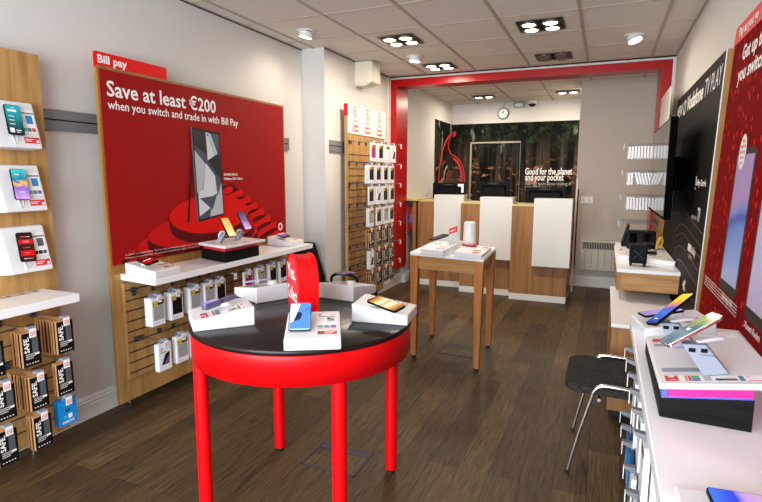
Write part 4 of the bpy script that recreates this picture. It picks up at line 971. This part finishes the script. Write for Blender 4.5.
tag(B().box(-1.5, -1.44, 6.6, 6.75, 1.134, 1.146, 'mugyellow', .002).obj('note_pad', loc=(-1.47, 6.68, 1.134)), 'small yellow pad lying on the middle desk beside its monitor', 'notepad') if False else None

# ------------------------------------------------------------------ tall hook display by the red portal
t = thing('hook_display', 'tall oak hook display with white icon header beside the red portal', 'display stand', (-2.48, 5.35, 0))
QX = -2.45
B().box(-2.485, QX, 4.845, 5.80, .08, 2.16, 'oak').obj('back_panel', t)
B().box(-2.53, -2.485, 4.95, 5.7, .0, 2.0, 'dark').obj('rear_frame', t)
b = B()
for k in range(21): b.box(QX-.001, QX+.002, 4.865, 5.79, .2+k*.0735, .206+k*.0735, 'dark'); b.box(QX, QX+.0025, 4.865, 5.79, .206+k*.0735, .209+k*.0735, 'steel')
b.obj('slat_groove', t)
b = B().box(QX, QX+.008, 4.85, 5.815, 1.885, 2.185, 'trimw')
for y, w1, w2 in ((5.01, 'Cases', '& Covers'), (5.32, 'Power &', 'Charging'), (5.64, 'Screen', 'Guards')):
    X = frame((QX+.0088, y, 2.09), R_, U_); pr = rrect(.1, .16, .05, 6); pi_ = rrect(.08, .14, .04, 6); k = len(pr)
    b.add([X @ Vector((p[0], p[1], 0)) for p in pr+pi_], [(i, (i+1) % k, k+(i+1) % k, k+i) for i in range(k)], 'redprint')
    for dx, dy, ww, hh in ((0, .035, .03, .02), (-.014, -.01, .008, .06), (.012, -.012, .014, .05)): b.add([X @ Vector(p) for p in ((dx-ww/2, dy-hh/2, 0), (dx+ww/2, dy-hh/2, 0), (dx+ww/2, dy+hh/2, 0), (dx-ww/2, dy+hh/2, 0))], [(0, 1, 2, 3)], 'redprint')
    b.text(w1, (QX+.008, y, 1.955), R_, U_, .036, 'redprint', bold=.03, w=.13, align='C'); b.text(w2, (QX+.008, y, 1.908), R_, U_, .036, 'redprint', bold=.03, w=.15, align='C')
b.obj('header', t)
B().box(-2.488, QX+.001, 4.84, 4.852, 2.06, 2.18, 'tabred').obj('header_end', t)
b = B()
for z in (.45, 1.25, 1.93): b.cyl((-2.50, 4.945, z), (-2.50, 4.935, z), .02, 'black', n=16)
b.obj('fixing_knob', t)
rows = [1.816, 1.592, 1.375, 1.154, .935, .712, .492]
kinds = [['white_magenta', 'white_black', 'white_plain', 'white_diag', 'white_black'], ['white_black']*5, ['white_black', 'white_diag', 'white_black', 'white_black', 'white_black'], ['white_grey', 'white_black', 'white_grey', 'white_black', 'white_black'], ['kraft']*5, ['white_diag']+['kraft']*4, ['kraft']*5]
cols = [4.80, 4.985, 5.17, 5.355]
for ri, z in enumerate(rows):
    for ci, yy in enumerate(cols):
        y = yy + (.12 if ri == 0 else .07) + random.uniform(-.012, .012)
        kd = kinds[ri][ci]; wh = f'{ORD[ri]} row, {ORD[ci]} column, tall hook display'
        xf = -2.19
        stack(kd, .125, .185 if ri < 6 else .17, .012, random.choice((1, 2, 2, 3)), (xf, y, z-.03-(.185 if ri < 6 else .17)), R_, U_, wh, step=.024 if kd == 'kraft' else .017)
        hook(.259, frame((QX+.003, y, z-.012), R_, U_), f'steel hook with price tag, {wh}', 'hooks on the tall hook display')
    hook(.259, frame((QX+.003, 5.68, z-.012), R_, U_), f'empty white-tipped hook beside the red portal, {ORD[ri]} row of the tall hook display', 'hooks on the tall hook display')
    hook(.06, frame((QX+.003, 4.875, z-.012), R_, U_), f'short empty bracket, {ORD[ri]} row of the tall hook display', 'brackets', tagged=False)
# ------------------------------------------------------------------ right side: black display board
RV, UV = (0, -1, 0), (0, 0, 1)
def PB(u, v, a, s):                      # on a board leaning slightly towards the wall
    x = .52
    for _ in range(6): p = PX(u, v, x); x = a+s*p.z
    return p
KA, KS = .478, .0276
kx = lambda z: KA+KS*z
t = thing('black_display_board', 'tall black television display board with oak edges beside the red poster', 'display board', (.53, 4.3, 0))
y0, y1, z0, z1 = 3.3, 5.36, .045, 2.11
B().hexa([(kx(z0)+.004, y0, z0), (.50, y0, z0), (.50, y1, z0), (kx(z0)+.004, y1, z0), (kx(z1)+.004, y0, z1), (.579, y0, z1), (.579, y1, z1), (kx(z1)+.004, y1, z1)], 'oakd').obj('back_panel', t)
b = B().hexa([(kx(z0), y0+.004, z0), (kx(z0)+.0035, y0+.004, z0), (kx(z0)+.0035, y1-.02, z0), (kx(z0), y1-.02, z0), (kx(z1), y0+.004, z1), (kx(z1)+.0035, y0+.004, z1), (kx(z1)+.0035, y1-.02, z1), (kx(z1), y1-.02, z1)], 'board')
UB = (KS, 0, 1)
tb = lambda s, y, z, h, m, w=None: b.text(s, (kx(z)-.0005, y, z), RV, UB, h, m, w=w, bold=.03)
b.text('NEW', (kx(1.945)-.0005, 5.25, 1.945), RV, UB, .095, 'whitep', w=.33, bold=.0)
X = frame((kx(1.99)-.0012, 4.79, 1.99), RV, UB)
b.lathe([(.035, 0), (.052, 0)], 'whitep', n=28, X=X @ Matrix.Diagonal((1.25, 1.15, 1, 1)))
b.add([X @ Vector(p) for p in ((-.012, .03, .0003), (.018, .055, .0003), (.03, .075, .0003), (.0, .06, .0003))], [(0, 1, 2, 3)], 'board')
tb('Vodafone', 4.66, 1.945, .105, 'whitep', .73); b.text('TV PLAY', (kx(1.945)-.0005, 3.88, 1.945), RV, UB, .105, 'whitep', w=.53, bold=.004)
def mark(pts, m='whitep'): b.add([(kx(z)-.0013, y, z) for y, z in pts], [tuple(range(len(pts)))], m)
mark([(3.80, 1.40), (3.80, 1.455), (3.775, 1.455), (3.775, 1.40)]); mark([(3.795, 1.372), (3.795, 1.39), (3.78, 1.39), (3.78, 1.372)]); mark([(3.76, 1.40), (3.76, 1.43), (3.745, 1.43), (3.745, 1.40)])
tb('Hey Google', 3.735, 1.40, .036, 'whitep', .31)
tb('WORKS WITH', 3.83, 1.195, .02, 'greytext', .22); tb('TV', 3.585, 1.195, .075, 'whitep', .09)
for yy, f in ((3.80, 1), (3.735, -1)): mark([(yy-.0, .99), (yy-.055, .99), (yy-.055, 1.035), (yy, 1.035)])
tb('Dolby', 3.665, .99, .045, 'whitep', .17); tb('ATMOS', 3.75, .95, .024, 'greytext', .14)
tb('4K', 3.83, .735, .062, 'whitep', .12)
for l in ([(672, 240), (675, 231), (679, 225), (682, 224), (686, 227), (692, 235), (698, 243), (703, 248)], [(671, 250), (675, 238), (679, 234), (683, 234), (689, 242), (696, 253), (700, 259)], [(672, 258), (675, 249), (679, 246), (683, 248), (690, 258), (697, 270), (700, 274)], [(673, 267), (676, 261), (680, 260), (684, 265), (690, 275), (697, 286)], [(682, 206), (690, 218), (698, 229), (704, 236)], [(684, 286), (690, 297), (697, 306)]):
    q = [PB(p[0], p[1], KA-.0014, KS) for p in spline([(u, v, 0) for u, v in l])]; q = [p for p in q if 3.33 < p.y < 5.3 and p.z > .1]
    if len(q) > 1: ribbon(b, q, .007, 'curve', (-1, 0, 0))
b.obj('printed_face', t)
B().hexa([(kx(z0)-.0008, y0-.003, z0), (kx(z0)+.004, y0-.003, z0), (kx(z0)+.004, y0+.006, z0), (kx(z0)-.0008, y0+.006, z0), (kx(z1)-.0008, y0-.003, z1), (kx(z1)+.004, y0-.003, z1), (kx(z1)+.004, y0+.006, z1), (kx(z1)-.0008, y0+.006, z1)], 'trimw').obj('white_edging', t)
# television
t = thing('television', 'black flat screen television mounted on the black board', 'television', (.4, 4.75, 1.5))
B().box(.362, .405, 3.9, 5.25, 1.168, 1.838, 'tvblack', .006).obj('casing', t)
B().box(.36, .3625, 3.915, 5.235, 1.19, 1.825, 'tv').obj('screen', t)
B().box(.405, .44, 4.25, 4.95, 1.25, 1.65, 'tvblack', .01).obj('rear_housing', t)
b = B().box(.44, .511, 4.5, 4.8, 1.35, 1.6, 'tvblack'); b.obj('wall_bracket', t)
B().tube(spline([(.42, 4.3, 1.6), (.45, 4.22, 1.45), (.455, 4.24, 1.3), (.47, 4.4, 1.2)]), .005, 'black', 8).obj('cable', t)

# far hook display on the right wall
t = thing('hook_display', 'hook display with white header half hidden behind the television', 'display stand', (.52, 5.75, 0))
HX = .475
B().box(HX, .55, 5.40, 6.13, .08, 2.0, 'oakd').obj('back_panel', t)
b = B().box(HX-.008, HX, 5.3, 6.15, 1.9, 2.235, 'trimw')
for k in range(3): 
    X = frame((HX-.0086, 6.0-.27*k, 2.12), RV, UV); pr = rrect(.1, .16, .05, 6); pi_ = rrect(.086, .146, .043, 6); kk = len(pr)
    b.add([X @ Vector((p[0], p[1], 0)) for p in pr+pi_], [(i, (i+1) % kk, kk+(i+1) % kk, kk+i) for i in range(kk)], 'redprint')
b.obj('header', t)
b = B()
for k in range(18): b.box(HX-.002, HX+.001, 5.41, 6.12, .35+k*.085, .356+k*.085, 'dark')
b.obj('slat_groove', t)
for ri, (zt, tilt) in enumerate(((1.745, 0), (1.50, 16), (1.265, 0))):
    for ci, yy in enumerate((5.55, 5.78)):
        wh = f'{ORD[ri]} row, {ORD[ci]} hook, behind the television'
        X0 = frame((.178+.008*ri, yy, zt-.122), RV, UV)
        n = 9
        for k in range(n):
            x = X0 @ Matrix.Translation((random.uniform(-.004, .004), random.uniform(-.004, .004), -.026*k-(.034 if tilt and k > 1 else 0))) @ Matrix.Rotation(math.radians(tilt if k > 1 else 0), 4, 'X')
            pack('white_plain' if k else 'white_grey', .095, .112, .018, x, f'{"frontmost" if not k else "narrow"} white boxed accessory, {wh}', f'white boxes, {wh}')
        hook(.33, frame((HX-.0025, yy, zt+.012), RV, UV), f'steel hook holding white boxes, {wh}', 'hooks behind the television')
for ci, yy in enumerate((5.5, 5.66, 5.82, 5.98)):
    hook(.33, frame((HX-.0025, yy, 1.01), RV, UV), f'{ORD[ci]} bare hook in the lowest row behind the black monitor stand', 'hooks behind the television')

# wall desk below the television
t = thing('wall_desk', 'wall hung oak desk with white top below the television', 'desk', (.3, 4.7, .655))
B().box(.118, .505, 4.005, 5.38, .655, .785, 'oakh', .002).obj('carcass', t)
B().box(.106, .508, 3.985, 5.40, .785, .81, 'white', .003).obj('top', t)
B().box(.110, .134, 4.001, 5.38, .655, .785, 'oakr', .002).obj('side_rail', t)
DZ = .8106
t = thing('riser_tray', 'flat white riser board on the wall desk', 'display stand', (.3, 4.7, DZ))
B().hexa([(.117, 4.46, DZ), (.49, 4.24, DZ), (.49, 5.2, DZ), (.117, 5.3, DZ), (.112, 4.45, DZ+.036), (.494, 4.23, DZ+.036), (.494, 5.2, DZ+.036), (.112, 5.3, DZ+.036)], 'white', .005).obj('board', t)
b = B()
for x, y, w_, l_ in ((.34, 4.5, .05, .03), (.40, 4.46, .03, .02), (.36, 4.42, .04, .015), (.14, 4.75, .02, .05)): b.box(x, x+w_, y, y+l_, DZ+.036, DZ+.0366, 'packk')
b.obj('printed_mark', t)
t = thing('set_top_box', 'small black cube with feet on the wall desk', 'box', (.245, 4.2, DZ))
B().box(.188, .303, 4.14, 4.25, DZ+.02, DZ+.155, 'black', .008).obj('body', t)
b = B()
Xf = frame((.2455, 4.1395, DZ+.088), (1, 0, 0), UV)
for a in (0, 1, 2, 3):
    c, s = math.cos(PI/4+a*PI/2), math.sin(PI/4+a*PI/2); b.add([Xf @ Vector(p) for p in ((c*.004-s*.001, s*.004+c*.001, .0002), (c*.05-s*.001, s*.05+c*.001, .0002), (c*.05+s*.001, s*.05-c*.001, .0002), (c*.004+s*.001, s*.004-c*.001, .0002))], [(3, 2, 1, 0)], 'greyp')
b.obj('cross_mark', t)
for x in (.20, .29):
    for y in (4.152, 4.238): B().cyl((x, y, DZ), (x, y, DZ+.022), .008, 'foot', n=12).obj('foot', t)
RZ = DZ+.036
t = thing('black_case', 'long black box behind the small black cube on the wall desk', 'box', (.3, 4.95, RZ))
B().box(.195, .41, 4.86, 4.98, RZ, 1.0, 'black', .006).obj('body', t); B().box(.205, .40, 4.855, 4.861, RZ+.01, .985, 'blackg', .003).obj('front_panel', t)
t = thing('tablet_stand', 'dark tablet leaning on its stand at the end of the wall desk', 'tablet', (.18, 5.05, RZ))
B().hexa([(.155, 5.0, RZ), (.17, 5.0, RZ), (.17, 5.25, RZ), (.155, 5.25, RZ), (.20, 5.0, 1.03), (.215, 5.0, 1.03), (.215, 5.25, 1.03), (.20, 5.25, 1.03)], 'black', .003).obj('tablet', t)
B().hexa([(.175, 5.1, RZ), (.25, 5.1, RZ), (.25, 5.15, RZ), (.175, 5.15, RZ), (.205, 5.1, .98), (.215, 5.1, .98), (.215, 5.15, .98), (.205, 5.15, .98)], 'greyd').obj('strut', t)
B().box(.1535, .1545, 5.01, 5.24, RZ+.005, RZ+.03, 'greyl').obj('edge_strip', t) if False else None
t = thing('headset', 'black handset with small grey puck lying on the riser board', 'handset', (.36, 4.62, RZ))
B().box(.30, .40, 4.56, 4.64, RZ, RZ+.018, 'black', .006).obj('handset', t); B().lathe([(0, .026), (.018, .024), (.024, .014), (.024, 0)], 'greyl', (.385, 4.70, RZ), 20).obj('puck', t)
t = thing('tape_loop', 'yellow looped lead beside the long black box on the wall desk', 'cable', (.43, 4.82, RZ))
B().tube(spline([(.415, 4.80, RZ+.008), (.42, 4.8, .93), (.445, 4.8, .96), (.455, 4.8, .92), (.43, 4.8, .875), (.42, 4.8, .9), (.44, 4.8, .95)]), .007, 'mugyellow', 8).obj('loop', t)
# low cabinet under the wall desk
t = thing('low_cabinet', 'low oak cabinet with pale top below the wall desk beside the chair', 'cabinet', (.3, 3.9, 0))
B().box(.084, .47, 3.3, 4.46, .05, .568, 'oakr', .002).obj('carcass', t); B().box(.078, .475, 3.295, 4.47, .568, .588, 'white', .002).obj('top', t); B().box(.11, .47, 3.34, 4.45, 0, .05, 'dark').obj('plinth', t)
b = B().box(.0825, .084, 3.87, 3.874, .07, .55, 'dark'); b.obj('door_gap', t)

# ------------------------------------------------------------------ red poster board with the long white counter
RA, RS = .487, .0372
rx = lambda z: RA+RS*z
t = thing('poster_counter_board', 'red dashed poster board with white counter shelf and slatted base', 'display board', (.54, 1.8, 0))
y0, y1, z1 = .25, 3.275, 2.105
B().hexa([(rx(0)+.006, y0, .045), (.53, y0, .045), (.53, y1, .045), (rx(0)+.006, y1, .045), (rx(z1)+.006, y0, z1), (.579, y0, z1), (.579, y1, z1), (rx(z1)+.006, y1, z1)], 'oakd').obj('back_panel', t)
b = B().hexa([(rx(.3), y0, .3), (rx(.3)+.005, y0, .3), (rx(.3)+.005, y1, .3), (rx(.3), y1, .3), (rx(z1), y0, z1), (rx(z1)+.005, y0, z1), (rx(z1)+.005, y1, z1), (rx(z1), y1, z1)], 'dots')
UR = (RS, 0, 1)
Q = lambda l, m, k=1: b.add([PB(u, v, RA-.0007*k, RS) for u, v in l], [tuple(range(len(l)))], m)
rp = lambda y, z, k=1: (rx(z)-.0007*k, y, z)
def pic(yl, yr, zt, zb, k):
    c = rrect(yl-yr, zt-zb, .035); o = [rp((yl+yr)/2-p[0], (zt+zb)/2+p[1], k) for p in c]; b.add(o, [tuple(range(len(o)))], 'packk')
pic(2.86, 2.52, 1.575, .94, 1); pic(2.36, 2.02, 1.53, .92, 1)
b.add([rp(2.84, 1.548, 2), rp(2.54, 1.548, 2), rp(2.54, .985, 2), rp(2.84, .985, 2)], [(3, 2, 1, 0)], 's_pk1'); b.add([rp(2.34, 1.505, 2), rp(2.04, 1.505, 2), rp(2.04, .965, 2), rp(2.34, .965, 2)], [(3, 2, 1, 0)], 's_pk2')
b.add([rp(2.70+.012*math.cos(a), 1.545+.022*math.sin(a), 3) for a in [2*PI*i/14 for i in range(14)]], [tuple(range(14))], 'packk')
b.add([rp(2.755+.062*math.cos(a), 1.56+.078*math.sin(a), 4) for a in [2*PI*i/32 for i in range(32)]], [tuple(range(32))], 'whitep')
for k, (s, w_) in enumerate((('Only', .05), ('trade in', .09), ('and save', .085), ('instore', .06), ('now', .035))): b.text(s, rp(2.755+w_/2, 1.603-.024*k, 4.5), RV, UR, .014, 'redprint', w=w_)
b.text('Get up to €200', rp(3.05, 2.0, 1), RV, UR, .066, 'whitep', w=.62, bold=.03); b.text('you switch bill', rp(3.09, 1.905, 1), RV, UR, .066, 'whitep', w=.62, bold=.03)
b.text('Samsung A15', rp(2.70, .90, 1), RV, UR, .02, 'whitep', w=.2) if False else b.text('Samsung A15', rp(2.76, .905, 1), RV, UR, .024, 'whitep', w=.2)
b.text('Xiaomi Redmi', rp(2.33, .885, 1), RV, UR, .024, 'whitep', w=.22)
for k in range(4): b.text('Terms apply. Offer available in store on selected handsets and plans while stocks last', rp(3.22, .925-.014*k, 1), RV, UR, .008, 'whitep', w=.75)
b.obj('poster', t)
b = B().hexa([(rx(2.12)-.006, y0, 2.107), (rx(2.12)+.01, y0, 2.107), (rx(2.12)+.01, y1+.0, 2.107), (rx(2.12)-.006, y1+.0, 2.107), (rx(2.19)-.006, y0, 2.195), (rx(2.19)+.01, y0, 2.195), (rx(2.19)+.01, y1-.02, 2.195), (rx(2.19)-.006, y1-.02, 2.195)], 'tabred', .003)
b.text('Pay as you go', (rx(2.12)-.0062, 3.16, 2.132), RV, UR, .042, 'whitep', w=.36, bold=.03)
b.obj('header_tab', t)
B().box(.129, rx(.82), y0, 2.395, .812, .85, 'white', .003).obj('counter_shelf', t)
B().box(.478, .492, y0, 2.39, .19, .80, 'oak').obj('slat_panel', t)
b = B()
for k in range(9): b.box(.4765, .479, y0, 2.385, .225+k*.0655, .2335+k*.0655, 'dark')
b.obj('slat_groove', t)
CX = .478
def under(kind, y, zt, n, wh, xf=.14, w=.1, h=.16, d=.016):
    if n: stack(kind, w, h, d, n, (xf, y, zt-h), RV, UV, wh, step=d+.006)
    hook(round(CX-.12, 3), frame((CX-.0018, y, zt+.014), RV, UV), f'steel hook with grey tag holder, {wh}', 'hooks under the white counter', 'slim')
for k, y in enumerate((2.36, 2.2, 2.04, 1.88, 1.72, 1.56)): under('white_plain' if k != 3 else 'white_grey', y, .715, (0, 0, 3, 3, 2, 3)[k], f'{ORD[k]} from the chair, upper row under counter')
for k, y in enumerate((2.36, 2.22, 2.08, 1.9, 1.74, 1.58)): under(('kraft', 'blue', 'blue', 'white_diag', 'white_grey', 'white_black')[k], y, .43, (0, 2, 2, 3, 3, 2)[k], f'{ORD[k]} from the chair, lower row under counter')
# things on the counter
CZ = .8506
t = thing('riser_box', 'sloping black wood riser with pink layer and white tray on the white counter', 'display stand', (.25, 1.6, CZ))
zl = lambda x, o=0: .8995+.0300*(x-.158)/.192+o          # slope of the riser, low on the customer side
def slab(name, xl, xr, yn, yf, lo, hi, m, bev=0):
    q = [(xl, yn[0]), (xr, yn[1]), (xr+.012, yf), (xl, yf)]
    c = [(x, y, zl(x, lo) if lo is not None else CZ) for x, y in q]+[(x, y, zl(x, hi)) for x, y in q]
    return B().hexa(c, m, bev).obj(name, t)
slab('base_box', .158, .352, (1.422, 1.413), 1.95, None, 0, 'blackwood', .002)
slab('film_layer', .160, .350, (1.425, 1.417), 1.90, 0, .004, 'indigo')
slab('pink_layer', .174, .350, (1.424, 1.418), 1.87, .004, .0235, 'pink', .001)
slab('spacer', .160, .173, (1.424, 1.424), 1.5, .004, .0235, 'indigo', .001)
tl = lambda x, o=0: zl(x, .024+o)
def ontop(u, v, o):
    x = .2
    for _ in range(8): p = PZ(u, v, tl(x, o)); x = p.x
    return p
TT = .015
ta, tb_, tc_, td = ontop(659, 389.5, 0), ontop(762, 391, 0), ontop(728, 331.5, TT), ontop(645.5, 336, TT)
tb_ = tb_+(tb_-ta)*.25; tc_ = tc_+(tc_-td)*.1
q = B().hexa([(p.x, p.y, tl(p.x, o)) for o in (0, TT) for p in (ta, tb_, tc_, td)], 'whitem', .005, seg=3).obj('tray', t)
TZ = 0
def on_tray(u, v, k=0):
    p = (ta*(1-u)+tb_*u)*(1-v)+(td*(1-u)+tc_*u)*v; return (p.x, p.y, tl(p.x, TT+.0006)+k)
b = B()
G = lambda u0, u1, v0, v1, m, k=0: b.add([on_tray(u0, v0, .0005*k), on_tray(u1, v0, .0005*k), on_tray(u1, v1, .0005*k), on_tray(u0, v1, .0005*k)], [(0, 1, 2, 3)], m)
G(.05, .86, .035, .135, 'whitep'); G(.06, .17, .04, .13, 'redprint', 1); G(.09, .14, .1, .125, 'whitep', 2); G(.1, .15, .05, .07, 'pinkprint', 2)
G(.225, .25, .045, .13, 'pinkprint', 1); G(.255, .275, .045, .13, 'redprint', 1); G(.28, .35, .095, .13, 'greenp', 1); G(.28, .35, .065, .09, 'tealp', 1); G(.28, .35, .045, .06, 'purplep', 1)
G(.38, .44, .05, .12, 'greytext', 1); G(.47, .64, .055, .085, 'greyp', 1); G(.48, .52, .06, .08, 'packk', 2); G(.66, .70, .05, .125, 'tealp', 1); G(.72, .82, .05, .06, 'pinkprint', 1); G(.72, .76, .11, .12, 'pinkprint', 1)
b.obj('info_card', t)
b = B(); G(.06, .30, .83, .9, 'redprint', 1); b.obj('price_sticker', t)
b = B(); G(.62, .94, .84, .97, 'whitep', 0); G(.64, .72, .86, .95, 'mugyellow', 1); G(.73, .78, .86, .95, 'tealp', 1); G(.8, .92, .93, .94, 'pinkprint', 1); b.obj('info_card', t)
b = B(); G(.06, .5, .2, .27, 'greyl', 0); b.obj('slot_shade_strip', t)  # flat grey strips paint the shading of the tray slots
b = B(); G(.06, .3, .72, .78, 'greyl', 0); b.obj('slot_shade_strip', t)
def rstand(base, top, w, label):
    base, top = Vector(base), Vector(top); s = Vector((.12, 1, 0)).normalized(); t = thing('phone_stand', label, 'phone stand', base)
    ax = (top-base).normalized(); s = (s-ax*s.dot(ax)).normalized(); f = ax.cross(s)
    if f.y > 0: f = -f
    e = Vector((1, .2, 0)).normalized()
    c = [base-e*w/2-s*.02, base+e*w/2-s*.02, base+e*w/2+s*.02, base-e*w/2+s*.02]
    c2 = [Vector((p.x, p.y, base.z))+(top-base) for p in c]
    for p in c: p.z = tl(p.x, TT)+.002
    B().hexa(c+c2, 'greyl', .004).obj('pillar', t)
    b = B(); fn = (top-base).cross(e).normalized()
    if fn.y > 0: fn = -fn
    for k in (-.24, .24):
        o = base+(top-base)*.82+e*w*k-s*.0206; b.box(o.x-.0075, o.x+.0075, o.y-.0012, o.y+.0004, o.z-.005, o.z+.005, 'black')
    b.obj('port', t)
    o = base+(top-base)*.66-s*.0204
    B().box(o.x-w*.48, o.x+w*.48, o.y-.0006, o.y+.0006, o.z-.0006, o.z+.0006, 'greyp').obj('joint_line', t)
    B().tube(spline([top+e*.01, top+e*.05+s*.02+Vector((0, 0, .004)), top+e*.075+s*.04, top+e*.06+s*.06-Vector((0, 0, .004)), top+e*.02+s*.05]), .006, 'whitem', 8).obj('coiled_lead', t)
rstand((.283, 1.495, tl(.283, TT)+.009), (.228, 1.49, 1.034), .058, 'pale grey angled stand holding the nearer tilted phone on the tray')
rstand((.245, 1.735, tl(.245, TT)+.009), (.195, 1.735, 1.02), .058, 'pale grey angled stand holding the yellow and blue phone on the tray')
def leaning(lo, hi, side, w, scr, label, prints=(), bodym='black'):
    lo, hi = Vector(lo), Vector(hi); d = hi-lo; X = frame((lo+hi)/2, Vector(side), d); r = d.normalized()
    s = Vector(side); s = (s-r*s.dot(r)).normalized(); n = s.cross(r)
    if n.z < 0: s = -s; n = -n
    c = (lo+hi)/2; X = Matrix(((s.x, r.x, n.x, c.x), (s.y, r.y, n.y, c.y), (s.z, r.z, n.z, c.z), (0, 0, 0, 1)))
    return phone(X, w, d.length, scr, label, prints, bodym)
leaning((.158, 1.47, 1.03), (.277, 1.50, 1.112), (0, 1, 0), .075, 's_photo', 'phone with landscape photo screen tilted on the nearer tray stand', [(-.1, .15, -.06, .0, 'whitep'), (-.3, -.1, .1, .14, 'redprint')], 'chrome')
leaning((.146, 1.715, 1.015), (.247, 1.77, 1.105), (0, 1, 0), .076, 's_yellow', 'phone with blue and yellow screen tilted on the farther tray stand', [(-.1, .2, -.36, -.33, 'whitep')])
t = wedge('c', at(.262, 2.235, CZ, -78), 'white wedge stand on the white counter behind the riser tray')
leaning((.155, 2.2, CZ+.075), (.29, 2.25, CZ+.10), (0, 1, 0), .075, 's_lav', 'lavender and blue phone lying on the wedge stand behind the tray')
t = thing('phone_plate', 'flat white plate at the near end of the white counter', 'display stand', (.3, .93, CZ))
B().hexa([(.153, .8, CZ), (.43, .8, CZ), (.43, 1.08, CZ), (.153, 1.06, CZ), (.153, .8, CZ+.022), (.43, .8, CZ+.022), (.43, 1.08, CZ+.022), (.153, 1.06, CZ+.022)], 'whitem', .005, seg=3).obj('plate', t)
B().cyl((.28, .985, CZ+.0215), (.28, .985, CZ+.04), .025, 'whitem', .02).obj('phone_puck', t)
r = Vector((1, .1, 0)).normalized(); X = frame((.281, .992, CZ+.05), r, Vector((-.1, 1, .05)))
phone(X, .165, .078, 's_wave', 'large phone with blue and lilac wave screen at the near counter end')

# ------------------------------------------------------------------ chair
t = thing('visitor_chair', 'charcoal upholstered chair with chrome tube frame beside the white counter', 'chair', (.1, 2.8, 0))
c = rrect(.46, .475, .085, 10)
B().prism([(p[0]+.10, p[1]+2.81) for p in c], .42, .455, 'fabric', bev=.012).obj('seat', t)
for s, y in ((-1, 2.578), (1, 3.045)):
    o = -.0
    path = [(-.095, y-.0, .005), (-.055, y, .2), (-.005, y, .40), (.005, y, .435), (.03, y, .462), (.07, y, .468), (.2, y, .462), (.30, y, .45), (.335, y, .43), (.355, y, .2), (.375, y, .005)]
    B().tube(spline([Vector(p) for p in path], 5), .0105, 'chrome', 12).obj('side_frame', t)
    for x in (-.095, .375): B().cyl((x, y, 0), (x, y, .016), .0115, 'foot', n=12).obj('foot', t)
B().tube([(.03, 2.578, .395), (.03, 3.045, .395)], .009, 'chrome', 10).tube([(.29, 2.578, .395), (.29, 3.045, .395)], .009, 'chrome', 10).obj('crossbar', t)
B().hexa([(.33, 2.62, .5), (.355, 2.62, .5), (.355, 3.0, .5), (.33, 3.0, .5), (.365, 2.63, .62), (.39, 2.63, .62), (.39, 2.99, .62), (.365, 2.99, .62)], 'fabric', .01).obj('backrest', t)
B().tube([(.32, 2.7, .44), (.345, 2.7, .53)], .009, 'chrome', 10).tube([(.32, 2.92, .44), (.345, 2.92, .53)], .009, 'chrome', 10).obj('back_strut', t)
